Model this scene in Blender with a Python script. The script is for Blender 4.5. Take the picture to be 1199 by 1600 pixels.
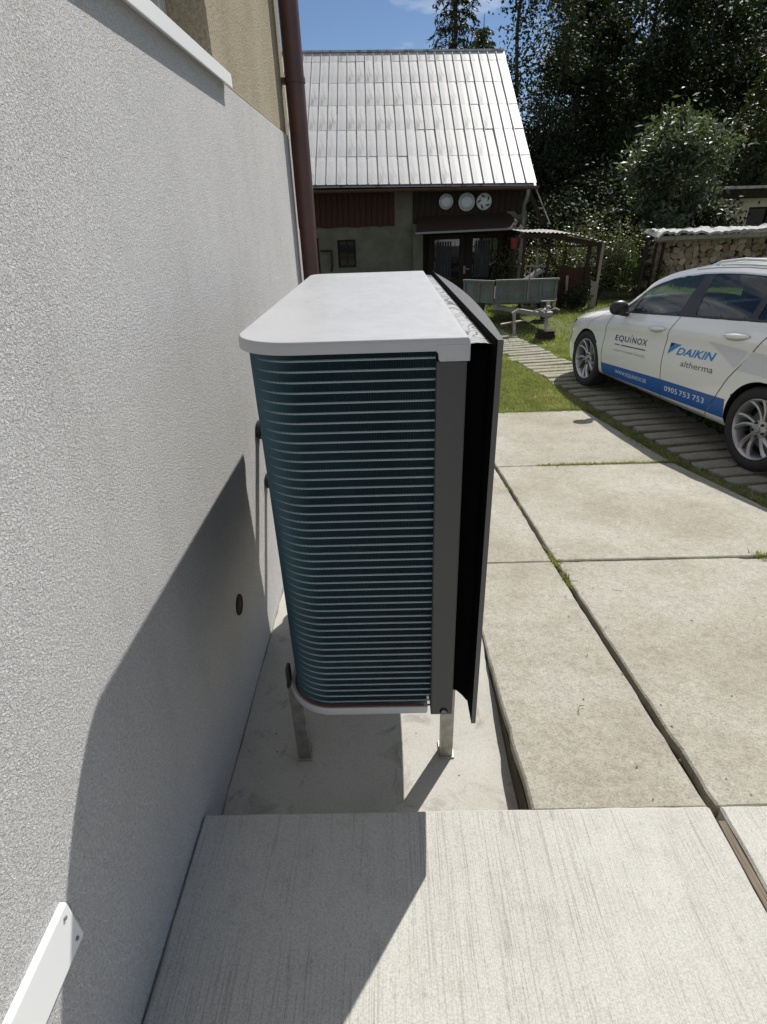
import bpy, bmesh, math, random
import numpy as np
from mathutils import Vector, Matrix
rnd = random.Random(7); npr = np.random.default_rng(11)
scene = bpy.context.scene
COL = scene.collection
for o in list(bpy.data.objects): bpy.data.objects.remove(o)

# ------------------------------------------------------------------ camera
def cam_matrix(yaw, pitch, roll, loc):
    cy, sy, cp, sp = math.cos(yaw), math.sin(yaw), math.cos(pitch), math.sin(pitch)
    f = Vector((sy*cp, cy*cp, -sp)); r = Vector((cy, -sy, 0)); u = r.cross(f)
    c, s = math.cos(roll), math.sin(roll)
    r, u = c*r+s*u, -s*r+c*u
    m = Matrix((r, u, -f)).transposed().to_4x4(); m.translation = loc
    return m
cd = bpy.data.cameras.new('camera'); cam = bpy.data.objects.new('camera', cd); COL.objects.link(cam)
cam.matrix_world = cam_matrix(-0.018, 0.4998, -0.034, Vector((-0.143, -0.962, 0.188)))
cd.sensor_fit = 'VERTICAL'; cd.sensor_height = 24; cd.lens = 24*850.1/1600
cd.clip_start = .02; cd.clip_end = 2000
scene.camera = cam

# ------------------------------------------------------------------ light
SUN = Vector((1, 1.506, 2.208)).normalized()
EL = math.asin(SUN.z); AZ = math.atan2(SUN.x, SUN.y)
w = bpy.data.worlds.new('World'); scene.world = w; w.use_nodes = True
nt = w.node_tree; N = nt.nodes; L = nt.links; N.clear()
out = N.new('ShaderNodeOutputWorld'); bg = N.new('ShaderNodeBackground'); bg.inputs[1].default_value = .066
sky = N.new('ShaderNodeTexSky'); sky.sky_type = 'NISHITA'; sky.sun_disc = False
sky.sun_elevation = EL; sky.sun_rotation = AZ; sky.altitude = 700; sky.air_density = .8; sky.dust_density = .15; sky.ozone_density = 3.2
tc = N.new('ShaderNodeTexCoord'); mp = N.new('ShaderNodeMapping'); mp.inputs['Scale'].default_value = (1.1, 1.1, 3.2); mp.inputs['Location'].default_value = (2.212, 4.352, 5.313)
cn = N.new('ShaderNodeTexNoise'); cn.inputs['Scale'].default_value = 1.7; cn.inputs['Detail'].default_value = 9; cn.inputs['Roughness'].default_value = .58
cr = N.new('ShaderNodeValToRGB'); cr.color_ramp.elements[0].position = .47; cr.color_ramp.elements[1].position = .66
mx = N.new('ShaderNodeMix'); mx.data_type = 'RGBA'; mx.inputs['B'].default_value = (14.2, 13.8, 13.1, 1)
L.new(tc.outputs['Generated'], mp.inputs[0]); L.new(mp.outputs[0], cn.inputs[0]); L.new(cn.outputs[0], cr.inputs[0])
L.new(cr.outputs[0], mx.inputs['Factor']); L.new(sky.outputs[0], mx.inputs['A']); L.new(mx.outputs['Result'], bg.inputs[0]); L.new(bg.outputs[0], out.inputs[0])
sd = bpy.data.lights.new('sun', 'SUN'); sd.energy = 4.3; sd.angle = math.radians(.53); sd.color = (1, .965, .9)
sun = bpy.data.objects.new('sun', sd); COL.objects.link(sun); sun.rotation_euler = (-SUN).to_track_quat('-Z', 'Y').to_euler()
sun.location = (6, 9, 14)
vs = scene.view_settings; vs.view_transform = 'Standard'; vs.look = 'None'; vs.exposure = .42; vs.gamma = 1; vs.use_curve_mapping = False
scene.render.engine = 'CYCLES'

# ------------------------------------------------------------------ materials
MATS = {}
class MB:
    """small node-material writer"""
    def __init__(s, name, col=(.5, .5, .5), rough=.6, metal=0, spec=.5, **kw):
        s.m = bpy.data.materials.new(name); s.m.use_nodes = True; MATS[name] = s.m
        s.t = s.m.node_tree; s.b = s.t.nodes['Principled BSDF']
        s.b.inputs['Base Color'].default_value = (*col, 1); s.b.inputs['Roughness'].default_value = rough
        s.b.inputs['Metallic'].default_value = metal; s.b.inputs['Specular IOR Level'].default_value = spec
        for k, v in kw.items(): s.b.inputs[k.replace('_', ' ')].default_value = v
        s.co = None
    def n(s, t, **kw):
        x = s.t.nodes.new(t)
        for k, v in kw.items():
            if k in x.inputs: x.inputs[k].default_value = v
            else: setattr(x, k, v)
        return x
    def l(s, a, b): s.t.links.new(a, b)
    def coord(s, scale=(1, 1, 1), rot=(0, 0, 0), kind='Object'):
        tc = s.n('ShaderNodeTexCoord'); m = s.n('ShaderNodeMapping'); m.inputs['Scale'].default_value = scale; m.inputs['Rotation'].default_value = rot
        s.l(tc.outputs[kind], m.inputs[0]); return m.outputs[0]
    def noise(s, scale, detail=4, rough=.55, co=None, dist=0):
        x = s.n('ShaderNodeTexNoise', Scale=scale, Detail=detail, Roughness=rough, Distortion=dist)
        s.l(co if co is not None else s.coord(), x.inputs['Vector']); return x.outputs['Fac']
    def voro(s, scale, co=None, out='Distance', feature='F1'):
        x = s.n('ShaderNodeTexVoronoi', Scale=scale); x.feature = feature
        s.l(co if co is not None else s.coord(), x.inputs['Vector']); return x.outputs[out]
    def ramp(s, f, *stops):
        r = s.n('ShaderNodeValToRGB'); e = r.color_ramp.elements
        while len(e) < len(stops): e.new(.5)
        for el, (p, c) in zip(e, stops):
            el.position = p; el.color = (*c, 1) if len(c) == 3 else c
        s.l(f, r.inputs[0]); return r.outputs[0]
    def g(s, f, a, b, lo=0., hi=1.): return s.ramp(f, (a, (lo,)*3), (b, (hi,)*3))
    def mix(s, a, b, f, mode='MIX'):
        m = s.n('ShaderNodeMix', data_type='RGBA', blend_type=mode)
        for sock, v in (('A', a), ('B', b), ('Factor', f)):
            if hasattr(v, 'is_linked') or hasattr(v, 'links'): s.l(v, m.inputs[sock])
            elif isinstance(v, tuple): m.inputs[sock].default_value = (*v, 1)
            else: m.inputs[sock].default_value = v
        return m.outputs['Result']
    def col(s, c): s.l(c, s.b.inputs['Base Color']); return s
    def rough(s, c): s.l(c, s.b.inputs['Roughness']); return s
    def bump(s, f, dist=.003, strength=1.):
        b = s.n('ShaderNodeBump', Strength=strength, Distance=dist); s.l(f, b.inputs['Height'])
        nm = s.b.inputs['Normal']
        if nm.links: s.l(nm.links[0].from_socket, b.inputs['Normal'])
        s.l(b.outputs[0], nm); return s

# new scratched render on the wall
m = MB('white_render', rough=.95, spec=.15)
big = m.noise(1.6, 5); fine = m.noise(205, 3, .62, None, .9); grain = m.noise(480, 2, .6); stain = m.noise(5, 5, .7, m.coord((1, 1, .35)))
c = m.ramp(big, (.3, (.60, .59, .585)), (.7, (.66, .65, .645)))
c = m.mix(c, m.ramp(fine, (.33, (.55, .55, .55)), (.58, (1.04, 1.04, 1.04))), .65, 'MULTIPLY'); c = m.mix(c, m.ramp(stain, (.3, (.90, .895, .88)), (.5, (1, 1, 1))), .8, 'MULTIPLY'); m.col(c)
m.bump(grain, .0016, 1.); m.bump(fine, .0066, 1.)
# old beige roughcast
m = MB('old_roughcast', rough=.95, spec=.1)
big = m.noise(3, 5); fine = m.noise(110, 4, .7)
c = m.ramp(big, (.3, (.40, .35, .25)), (.7, (.50, .445, .33))); c = m.mix(c, m.ramp(fine, (.33, (.5, .48, .45)), (.6, (1, 1, 1))), .8, 'MULTIPLY'); m.col(c)
m.bump(fine, .012, 1.)
# driveway slabs
m = MB('old_concrete', rough=.9, spec=.2)
b1 = m.noise(1.3, 6, .6); b2 = m.noise(9, 6, .65); f = m.noise(150, 4, .75); sp = m.voro(140); mid = m.noise(42, 5, .7); lite = m.noise(26, 5, .7)
c = m.ramp(b1, (.36, (.32, .296, .245)), (.5, (.362, .345, .296)), (.64, (.405, .396, .355)))
c = m.mix(c, m.ramp(b2, (.35, (.80, .78, .73)), (.55, (1, 1, 1))), .5, 'MULTIPLY')
c = m.mix(c, m.ramp(f, (.32, (.45, .44, .42)), (.52, (1, 1, 1)), (.7, (1.12, 1.1, 1.05))), .75, 'MULTIPLY')
c = m.mix(c, m.ramp(mid, (.32, (.70, .68, .64)), (.5, (1, 1, 1)), (.68, (1.18, 1.17, 1.12))), .6, 'MULTIPLY')
c = m.mix(c, (.60, .585, .52), m.g(lite, .62, .74, 0, .55))
c = m.mix(c, m.ramp(sp, (.05, (.55, .53, .5)), (.16, (1, 1, 1))), .35, 'MULTIPLY'); m.col(c)
m.bump(f, .004, .8); m.bump(b2, .006, .5)
# broom finished concrete: strokes run along y
m = MB('broomed_concrete', rough=.9, spec=.2)
co = m.coord((1, .012, 1)); co2 = m.coord((1, .02, 1), (0, 0, .03))
s1 = m.noise(330, 2, .6, co); s2 = m.noise(150, 2, .5, co2); patch = m.noise(2.2, 4, .6); fine = m.noise(240, 3, .6); pit = m.voro(62, m.coord((1, .45, 1)))
pm = m.g(patch, .42, .62)
st = m.mix(m.ramp(s1, (.37, (.70, .69, .675)), (.46, (1, 1, 1))), (1., 1., 1.), m.g(patch, .42, .58, .25, .96))
st = m.mix(st, m.ramp(s2, (.345, (.70, .69, .68)), (.385, (1, 1, 1))), .5, 'MULTIPLY')
c = m.mix(m.ramp(patch, (.3, (.475, .465, .43)), (.7, (.535, .525, .485))), st, 1., 'MULTIPLY')
c = m.mix(c, m.ramp(pit, (.09, (.58, .57, .55)), (.17, (1, 1, 1))), m.g(fine, .42, .56, .0, .75), 'MULTIPLY')
c = m.mix(c, m.ramp(fine, (.35, (.66, .66, .65)), (.6, (1, 1, 1))), .7, 'MULTIPLY'); c = m.mix(c, m.ramp(m.noise(14, 5, .7), (.3, (.86, .855, .84)), (.5, (1, 1, 1))), .8, 'MULTIPLY'); m.col(c)
m.bump(s1, .0022, .6); m.bump(fine, .001, .6)
# smooth pad
m = MB('smooth_concrete', rough=.85, spec=.25)
b1 = m.noise(3, 6, .6); f = m.noise(190, 3, .6); pit = m.voro(13); st = m.noise(7, 4, .7, None, 1.2)
c = m.ramp(b1, (.35, (.39, .378, .34)), (.65, (.455, .442, .405)))
c = m.mix(c, m.ramp(f, (.33, (.7, .7, .69)), (.55, (1, 1, 1))), .5, 'MULTIPLY')
c = m.mix(c, m.ramp(pit, (.032, (.16, .16, .15)), (.048, (1, 1, 1))), .85, 'MULTIPLY')
c = m.mix(c, m.ramp(st, (.30, (.60, .58, .54)), (.44, (1, 1, 1))), .85, 'MULTIPLY'); m.col(c)
m.bump(f, .0015, .6)
m = MB('soil', (.06, .048, .034), .95); f = m.noise(40, 5, .7); m.col(m.ramp(f, (.3, (.035, .028, .02)), (.7, (.10, .085, .06)))); m.bump(f, .02)
m = MB('turf', (.06, .09, .03), .95, spec=.1); f = m.noise(14, 6, .7); g2 = m.noise(1.1, 4)
c = m.ramp(f, (.3, (.075, .07, .04)), (.5, (.10, .12, .045)), (.75, (.17, .17, .09))); m.col(c); m.bump(f, .02)
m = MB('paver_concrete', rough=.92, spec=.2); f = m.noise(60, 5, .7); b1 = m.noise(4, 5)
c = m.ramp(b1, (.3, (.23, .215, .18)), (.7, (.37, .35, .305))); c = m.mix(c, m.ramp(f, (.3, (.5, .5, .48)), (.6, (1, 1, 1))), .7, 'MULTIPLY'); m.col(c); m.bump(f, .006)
# heat pump
m = MB('grey_paint', (.45, .46, .475), .34, spec=.5); f = m.noise(5, 4); s = m.noise(24, 5, .7, None, 1)
m.col(m.mix(m.ramp(f, (.3, (.395, .402, .42)), (.7, (.43, .438, .455))), m.ramp(s, (.3, (.9, .9, .89)), (.4, (1, 1, 1))), .4, 'MULTIPLY')); m.rough(m.g(s, .3, .7, .3, .46))
MB('anthracite', (.050, .051, .053), .5)
MB('black_plastic', (.010, .010, .011), .45); MB('matt_black', (.004, .004, .0042), .9, spec=.05); m = MB('panel_dark', (.075, .075, .076), .45); m.bump(m.noise(300, 3), .001, .5)
m = MB('fin_teal', (.03, .085, .105), .42, metal=.35)
f = m.noise(7, 3); m.col(m.ramp(f, (.35, (.022, .070, .102)), (.65, (.036, .094, .124))))
MB('coil_dark', (.012, .014, .015), .6); MB('guard_wire', (.46, .52, .535), .4)
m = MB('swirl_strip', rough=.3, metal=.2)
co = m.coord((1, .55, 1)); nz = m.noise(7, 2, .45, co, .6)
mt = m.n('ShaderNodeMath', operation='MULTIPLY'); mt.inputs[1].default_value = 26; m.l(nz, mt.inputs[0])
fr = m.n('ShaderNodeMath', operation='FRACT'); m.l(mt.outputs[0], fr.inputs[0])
m.col(m.ramp(fr.outputs[0], (0, (.05, .05, .05)), (.10, (.10, .10, .10)), (.2, (.46, .46, .46)), (.8, (.5, .5, .5)), (1, (.12, .12, .12))))  # wavy dark lines in the colour stand in for reflections on the strip
m = MB('galvanised', rough=.45, metal=.7); f = m.voro(60, None, 'Color'); f2 = m.noise(30, 4); m.col(m.ramp(f2, (.3, (.25, .24, .215)), (.7, (.42, .41, .375))))
MB('copper', (.20, .085, .05), .45, metal=.8); MB('rubber', (.015, .015, .016), .7)
MB('white_plastic', (.78, .79, .78), .4); MB('sill_white', (.75, .75, .74), .35)
m = MB('pipe_brown', (.095, .046, .038), .38); f = m.noise(6, 5, .65); m.col(m.ramp(f, (.3, (.075, .036, .03)), (.7, (.12, .058, .048))))
MB('window_frame_grey', (.45, .45, .44), .5)
MB('dark_glass', (.012, .014, .016), .04, spec=.8)
# far house
m = MB('roof_tin', rough=.55, metal=.15)
co = m.coord((6, .9, .9)); f = m.noise(1, 6, .65, co); f2 = m.noise(1.4, 5, .6); f3 = m.noise(30, 3)
oi = m.n('ShaderNodeObjectInfo')
c = m.ramp(f2, (.3, (.40, .40, .395)), (.7, (.52, .52, .515)))
c = m.mix(c, m.ramp(f, (.38, (.40, .37, .35)), (.5, (1, 1, 1))), m.g(oi.outputs['Random'], .3, 1, .15, 1), 'MULTIPLY')
c = m.mix(c, m.ramp(oi.outputs['Random'], (0, (.88, .88, .89)), (1, (1, 1, 1))), .8, 'MULTIPLY'); m.col(c)
m.rough(m.g(f2, .3, .7, .46, .6)); m.bump(f, .0015, .4)
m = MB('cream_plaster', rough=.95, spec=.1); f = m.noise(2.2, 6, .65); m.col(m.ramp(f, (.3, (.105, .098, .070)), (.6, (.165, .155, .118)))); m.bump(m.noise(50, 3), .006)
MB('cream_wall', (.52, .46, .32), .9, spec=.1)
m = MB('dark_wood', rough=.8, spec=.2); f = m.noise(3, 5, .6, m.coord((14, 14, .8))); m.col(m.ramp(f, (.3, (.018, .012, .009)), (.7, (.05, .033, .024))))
m = MB('red_wood', rough=.8, spec=.2); f = m.noise(3, 5, .6, m.coord((14, 14, .8))); m.col(m.ramp(f, (.3, (.034, .015, .011)), (.7, (.075, .034, .025))))
m = MB('grey_wood', rough=.85, spec=.2); f = m.noise(3, 6, .65, m.coord((20, 20, 1.2))); m.col(m.ramp(f, (.3, (.16, .13, .10)), (.7, (.38, .33, .27))))
m = MB('strip_wood', rough=.85, spec=.2); f = m.noise(5, 6, .65, m.coord((30, 1.5, 5))); m.col(m.ramp(f, (.3, (.08, .062, .045)), (.7, (.24, .20, .155))))
MB('curtain', (.05, .05, .053), .9); MB('hubcap_silver', (.5, .51, .52), .35, metal=.3); MB('pot_red', (.25, .035, .03), .6)
m = MB('grey_metal', (.22, .22, .22), .5, metal=.4)
m = MB('rusty_sheet', rough=.75); f = m.noise(5, 6, .7); m.col(m.ramp(f, (.35, (.22, .17, .13)), (.6, (.48, .46, .43)))); 
m = MB('grey_sheet', rough=.8); f = m.noise(9, 6, .7); m.col(m.ramp(f, (.35, (.17, .165, .16)), (.6, (.40, .40, .39))))
m = MB('trailer_green', rough=.6); f = m.noise(3.5, 6, .7); f2 = m.noise(16, 4, .7)
c = m.ramp(f, (.38, (.12, .09, .055)), (.5, (.11, .13, .118)), (.7, (.14, .175, .165))); m.col(m.mix(c, m.ramp(f2, (.3, (.55, .5, .45)), (.5, (1, 1, 1))), .6, 'MULTIPLY'))
m = MB('bark', rough=.95, spec=.1); f = m.noise(6, 6, .7, m.coord((3, 3, .6))); m.col(m.ramp(f, (.3, (.03, .024, .018)), (.7, (.11, .095, .075)))); m.bump(f, .03)
m = MB('log_end', rough=.9, spec=.1); oi = m.n('ShaderNodeObjectInfo'); f = m.noise(22, 5, .65); wv = m.n('ShaderNodeTexWave', wave_type='RINGS', Scale=18., Distortion=2.5); m.l(m.coord(), wv.inputs[0])
c = m.ramp(oi.outputs['Random'], (0, (.20, .13, .08)), (.35, (.40, .32, .22)), (.7, (.26, .21, .16)), (1, (.52, .45, .33)))
c = m.mix(c, m.ramp(f, (.3, (.5, .47, .44)), (.6, (1, 1, 1))), .8, 'MULTIPLY'); m.col(m.mix(c, m.ramp(wv.outputs[0], (0, (.75, .72, .68)), (1, (1, 1, 1))), .35, 'MULTIPLY')); m.bump(f, .01)
def leafmat(name, c0, c1, rough=.4, tr=.18, sc=1.6, spec=.5):
    m = MB(name, rough=rough, spec=spec)
    f = m.noise(sc, 4, .6); ge = m.n('ShaderNodeNewGeometry')
    c = m.mix(m.ramp(f, (.3, c0), (.7, c1)), m.ramp(ge.outputs['Random Per Island'], (0, (.65, .68, .6)), (1, (1.2, 1.15, 1.1))), 1., 'MULTIPLY'); m.col(c)
    t = m.n('ShaderNodeBsdfTranslucent'); m.l(m.mix(c, (1.5, 1.75, .6), 1., 'MULTIPLY'), t.inputs[0])
    ms = m.n('ShaderNodeMixShader'); ms.inputs[0].default_value = tr
    o = m.t.nodes['Material Output']; m.l(m.b.outputs[0], ms.inputs[1]); m.l(t.outputs[0], ms.inputs[2]); m.l(ms.outputs[0], o.inputs[0])
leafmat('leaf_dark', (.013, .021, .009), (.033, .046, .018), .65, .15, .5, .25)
leafmat('leaf_silver', (.055, .072, .048), (.115, .138, .092), .55, .26, 1.2, .6)
leafmat('leaf_fresh', (.06, .10, .02), (.13, .17, .04), .45, .3)
leafmat('leaf_shrub', (.07, .085, .035), (.16, .16, .085), .45, .2)
leafmat('needle_dark', (.014, .028, .010), (.035, .052, .018), .55, .08)
leafmat('needle_light', (.045, .066, .014), (.085, .105, .03), .55, .15)
leafmat('grass_blade', (.15, .175, .06), (.30, .31, .15), .55, .38, 3.)
leafmat('grass_dry', (.26, .26, .16), (.46, .43, .29), .6, .3, 4.)
# car
MB('car_white', (.79, .795, .80), .24, spec=.5, Coat_Weight=1., Coat_Roughness=.03)
MB('car_black', (.01, .01, .011), .15, spec=.6); MB('black_trim', (.015, .015, .016), .35); MB('car_chrome', (.78, .79, .80), .36, metal=.6)
m = MB('car_glass', (.36, .47, .45), .0, spec=.6, Transmission_Weight=1., IOR=1.01)
m.b.inputs['Coat Weight'].default_value = 1.; m.b.inputs['Coat Roughness'].default_value = .01; m.b.inputs['Coat IOR'].default_value = 1.6
m = MB('tyre', (.018, .018, .019), .75); MB('alloy', (.44, .44, .45), .38, metal=.75)
MB('decal_blue', (.012, .105, .37), .35); MB('decal_daikin', (.02, .24, .58), .35); MB('decal_dark', (.028, .032, .06), .4); MB('decal_grey', (.13, .13, .14), .4)
MB('decal_white', (.8, .82, .85), .4); MB('decal_pale', (.60, .61, .66), .3); MB('seat_cloth', (.03, .03, .033), .9); MB('headlamp', (.06, .065, .075), .06, spec=.9)
MB('decal_light', (.42, .42, .43), .4)

# ------------------------------------------------------------------ mesh helpers
class G:
    def __init__(s): s.v = []; s.f = []; s.mi = []; s.mats = []
    def _m(s, m):
        if m not in s.mats: s.mats.append(m)
        return s.mats.index(m)
    def add(s, v, f, m='x'):
        b = len(s.v); i = s._m(m); s.v += [tuple(p) for p in v]
        for q in f: s.f.append(tuple(b+k for k in q)); s.mi.append(i)
        return s
    def box(s, a, b, m='x'):
        x0, y0, z0 = a; x1, y1, z1 = b
        v = [(x0,y0,z0),(x1,y0,z0),(x1,y1,z0),(x0,y1,z0),(x0,y0,z1),(x1,y0,z1),(x1,y1,z1),(x0,y1,z1)]
        return s.add(v, [(0,3,2,1),(4,5,6,7),(0,1,5,4),(1,2,6,5),(2,3,7,6),(3,0,4,7)], m)
    def bar(s, p, q, wx, wy, m='x', up=(0, 0, 1)):
        p, q = Vector(p), Vector(q); d = (q-p).normalized(); up = Vector(up)
        if abs(d.dot(up)) > .98: up = Vector((0, 1, 0))
        a = d.cross(up).normalized(); b = a.cross(d)
        v = []
        for e in (p, q):
            for i, j in ((-1,-1),(1,-1),(1,1),(-1,1)): v.append(e+a*i*wx/2+b*j*wy/2)
        return s.add(v, [(0,1,2,3),(7,6,5,4),(0,4,5,1),(1,5,6,2),(2,6,7,3),(3,7,4,0)], m)
    def tube(s, pts, r, m='x', n=10, cap=True):
        pts = [Vector(p) for p in pts]; k = len(pts); rs = r if isinstance(r, (list, tuple)) else [r]*k
        v = []; f = []; ref = None
        for i, p in enumerate(pts):
            d = (pts[min(i+1, k-1)]-pts[max(i-1, 0)]).normalized()
            if ref is None: ref = d.orthogonal().normalized()
            ref = (ref-d*ref.dot(d)).normalized(); b = d.cross(ref)
            for j in range(n):
                t = 2*math.pi*j/n; v.append(p+(ref*math.cos(t)+b*math.sin(t))*rs[i])
        for i in range(k-1):
            for j in range(n): f.append((i*n+j, i*n+(j+1) % n, (i+1)*n+(j+1) % n, (i+1)*n+j))
        if cap: f.append(tuple(range(n-1, -1, -1))); f.append(tuple((k-1)*n+j for j in range(n)))
        return s.add(v, f, m)
    def lathe(s, prof, axis='z', n=32, m='x', org=(0, 0, 0)):
        v = []; f = []; k = len(prof)
        for j in range(n):
            t = 2*math.pi*j/n; c, sn = math.cos(t), math.sin(t)
            for r, h in prof:
                p = {'z': (r*c, r*sn, h), 'x': (h, r*c, r*sn), 'y': (r*c, h, r*sn)}[axis]
                v.append((p[0]+org[0], p[1]+org[1], p[2]+org[2]))
        for j in range(n):
            for i in range(k-1): f.append((j*k+i, ((j+1) % n)*k+i, ((j+1) % n)*k+i+1, j*k+i+1))
        return s.add(v, f, m)
    def prism(s, poly, z0, z1, m='x', T=None):
        n = len(poly); T = T or (lambda x, y, z: (x, y, z))
        zz0 = z0 if callable(z0) else (lambda x, y: z0); zz1 = z1 if callable(z1) else (lambda x, y: z1)
        v = [T(x, y, zz0(x, y)) for x, y in poly]+[T(x, y, zz1(x, y)) for x, y in poly]
        f = [tuple(range(n-1, -1, -1)), tuple(range(n, 2*n))]+[(i, (i+1) % n, n+(i+1) % n, n+i) for i in range(n)]
        return s.add(v, f, m)
    def grid(s, P, m='x', flip=False):
        a, b = len(P), len(P[0]); v = [p for r in P for p in r]; f = []
        for i in range(a-1):
            for j in range(b-1):
                q = (i*b+j, (i+1)*b+j, (i+1)*b+j+1, i*b+j+1); f.append(q[::-1] if flip else q)
        return s.add(v, f, m)
    def mesh(s, name, mat=None, smooth=False, bevel=0, bseg=2, recalc=True, angle=40):
        me = bpy.data.meshes.new(name); me.from_pydata(s.v, [], s.f)
        names = [mat] if mat else s.mats
        for n_ in names: me.materials.append(MATS[n_])
        if not mat: me.polygons.foreach_set('material_index', s.mi)
        if bevel or recalc:
            bm = bmesh.new(); bm.from_mesh(me)
            if recalc: bmesh.ops.recalc_face_normals(bm, faces=bm.faces)
            if bevel:
                es = [e for e in bm.edges if len(e.link_faces) == 2 and e.calc_face_angle(0) > .5]
                bmesh.ops.bevel(bm, geom=es, offset=bevel, segments=bseg, affect='EDGES', profile=.6, clamp_overlap=True)
            bm.to_mesh(me); bm.free()
        if smooth:
            me.polygons.foreach_set('use_smooth', [True]*len(me.polygons)); me.set_sharp_from_angle(angle=math.radians(angle))
        me.update(); return me
    def obj(s, name, mat=None, parent=None, **kw):
        loc = kw.pop('loc', None); rot = kw.pop('rot', None); label = kw.pop('label', None); kind = kw.pop('kind', None)
        o = bpy.data.objects.new(name, s.mesh(name, mat, **kw)); COL.objects.link(o)
        if parent: o.parent = parent
        if loc: o.location = loc
        if rot: o.rotation_euler = rot
        if label: o['label'] = label
        if kind: o['kind'] = kind
        return o
def thing(name, label, cat, loc=(0, 0, 0), rot=(0, 0, 0), group=None):
    o = bpy.data.objects.new(name, None); COL.objects.link(o); o.location = loc; o.rotation_euler = rot; o.empty_display_size = .1
    o['label'] = label; o['category'] = cat
    if group: o['group'] = group
    return o
def tag(o, label, cat, group=None):
    o['label'] = label; o['category'] = cat
    if group: o['group'] = group
    return o
def inst(me, name, parent, loc=(0, 0, 0), rot=(0, 0, 0), scale=(1, 1, 1), label=None):
    o = bpy.data.objects.new(name, me); COL.objects.link(o); o.parent = parent; o.location = loc; o.rotation_euler = rot; o.scale = scale
    if label: o['label'] = label
    return o
def np_mesh(name, V, F, mat, smooth=False):
    me = bpy.data.meshes.new(name); nv, nf, k = len(V), len(F), F.shape[1]
    me.vertices.add(nv); me.vertices.foreach_set('co', np.asarray(V, np.float32).ravel())
    me.loops.add(nf*k); me.loops.foreach_set('vertex_index', np.asarray(F, np.int32).ravel())
    me.polygons.add(nf); me.polygons.foreach_set('loop_start', np.arange(0, nf*k, k, dtype=np.int32))
    me.update(calc_edges=True); me.materials.append(MATS[mat]); me.validate()
    return me
def unit(a): return a/np.maximum(np.linalg.norm(a, axis=-1, keepdims=True), 1e-9)
def leaves(name, C, size, mat, parent=None, up=.35, aspect=.55, sizevar=.4, dirs=None, droop=0.):
    """one small bent four-sided leaf at every centre in C"""
    C = np.asarray(C); n = len(C); nrm = npr.normal(size=(n, 3)); nrm[:, 2] = np.abs(nrm[:, 2])+up; nrm = unit(nrm)
    d = npr.normal(size=(n, 3)) if dirs is None else dirs+npr.normal(size=(n, 3))*.35
    d[:, 2] -= droop
    d = unit(d-nrm*(d*nrm).sum(1, keepdims=True)); b = np.cross(nrm, d)
    sz = size*(1+sizevar*npr.uniform(-1, 1, (n, 1)))
    V = np.stack([C-d*sz*.5, C+b*sz*aspect*.5+nrm*sz*.06, C+d*sz*.5, C-b*sz*aspect*.5+nrm*sz*.06], 1).reshape(-1, 3)
    F = np.arange(4*n).reshape(n, 4)
    o = bpy.data.objects.new(name, np_mesh(name, V, F, mat)); COL.objects.link(o)
    if parent: o.parent = parent
    return o

# ------------------------------------------------------------------ ground
def gz(y):
    a, wd, s0, s1 = 2.2, 1.2, .133, .023
    y2 = min(max(y+.2, 0), a+.2); z = -1.22-s0*y2
    t = min(max((y-a)/wd, 0), 1); z -= wd*(s0*t-(s0-s1)*(t**3-t**4/2))
    return z-s1*min(max(y-a-wd, 0), 30)
XW = -.674          # face of the wall
def gnd(x, y):
    if x < .2 and y < 3: return -1.5
    return gz(y)-.038
g = G(); xs = [-300, -60, -20, -6, -3, .19, .215, .7, 1.2, 1.7, 2.3, 3, 4, 6, 10, 20, 60, 300]
ys = [-200, -30, -4, -1, 0, .5, 1, 1.5, 2, 2.4, 2.7, 2.99, 3.01, 3.4, 4, 5, 7, 10, 14, 20, 30, 60, 150, 600]
g.grid([[(x, y, gnd(x, y)) for x in xs] for y in ys], 'soil', True)
o = g.obj('ground', recalc=False); o['kind'] = 'structure'
# lawn sheet: right of the slabs and beyond them
g = G()
def lawn_x0(y): return 2.27 if y < 2.3 else (2.27-(y-2.3)*.165 if y < 4.5 else -9.)
rows = []
for y in [-6, -3, -1, 0, 1, 2, 2.5, 3, 3.5, 4, 4.499]:
    x0 = lawn_x0(y); rows.append([(x0+(40-x0)*t**3, y, gz(y)-.022) for t in np.linspace(0, 1, 14)])
g.grid(rows, 'turf', True)
rows = [[(-9+(49)*t, y, gz(y)-.022+.012*math.sin(3*y+9*t)) for t in np.linspace(0, 1, 40)] for y in [4.5, 5, 5.5, 6, 7, 8, 9, 10, 12, 15, 18, 22, 28, 36, 60]]
g.grid(rows, 'turf', True)
o = g.obj('lawn', recalc=False); o['kind'] = 'structure'

def slab(name, poly, zf, thick, mat, parent, jit=.0016, step=.05, lab=None):
    pts = []
    n = len(poly)
    for i in range(n):
        a, b = Vector(poly[i]), Vector(poly[(i+1) % n]); k = max(1, int((b-a).length/step)); dd = (b-a).normalized()
        for j in range(k):
            p = a.lerp(b, j/k)
            if j: p += Vector((-dd.y, dd.x))*rnd.gauss(0, jit)
            pts.append((p.x, p.y))
    g = G(); g.prism(pts, lambda x, y: zf(x, y)-thick, zf, mat)
    return g.obj(name, mat, parent, bevel=.006, bseg=1, label=lab)
driveway = bpy.data.objects.new('driveway', None); COL.objects.link(driveway); driveway['kind'] = 'structure'
def plane_between(y0, y1, dz=0, tx=0):
    z0, z1 = gz(y0), gz(y1)
    return lambda x, y: z0+(z1-z0)*(y-y0)/(y1-y0)+dz+tx*(x-1)
YB = [-.05, 1.425, 3.06, 4.52]
GJ = .011
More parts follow.
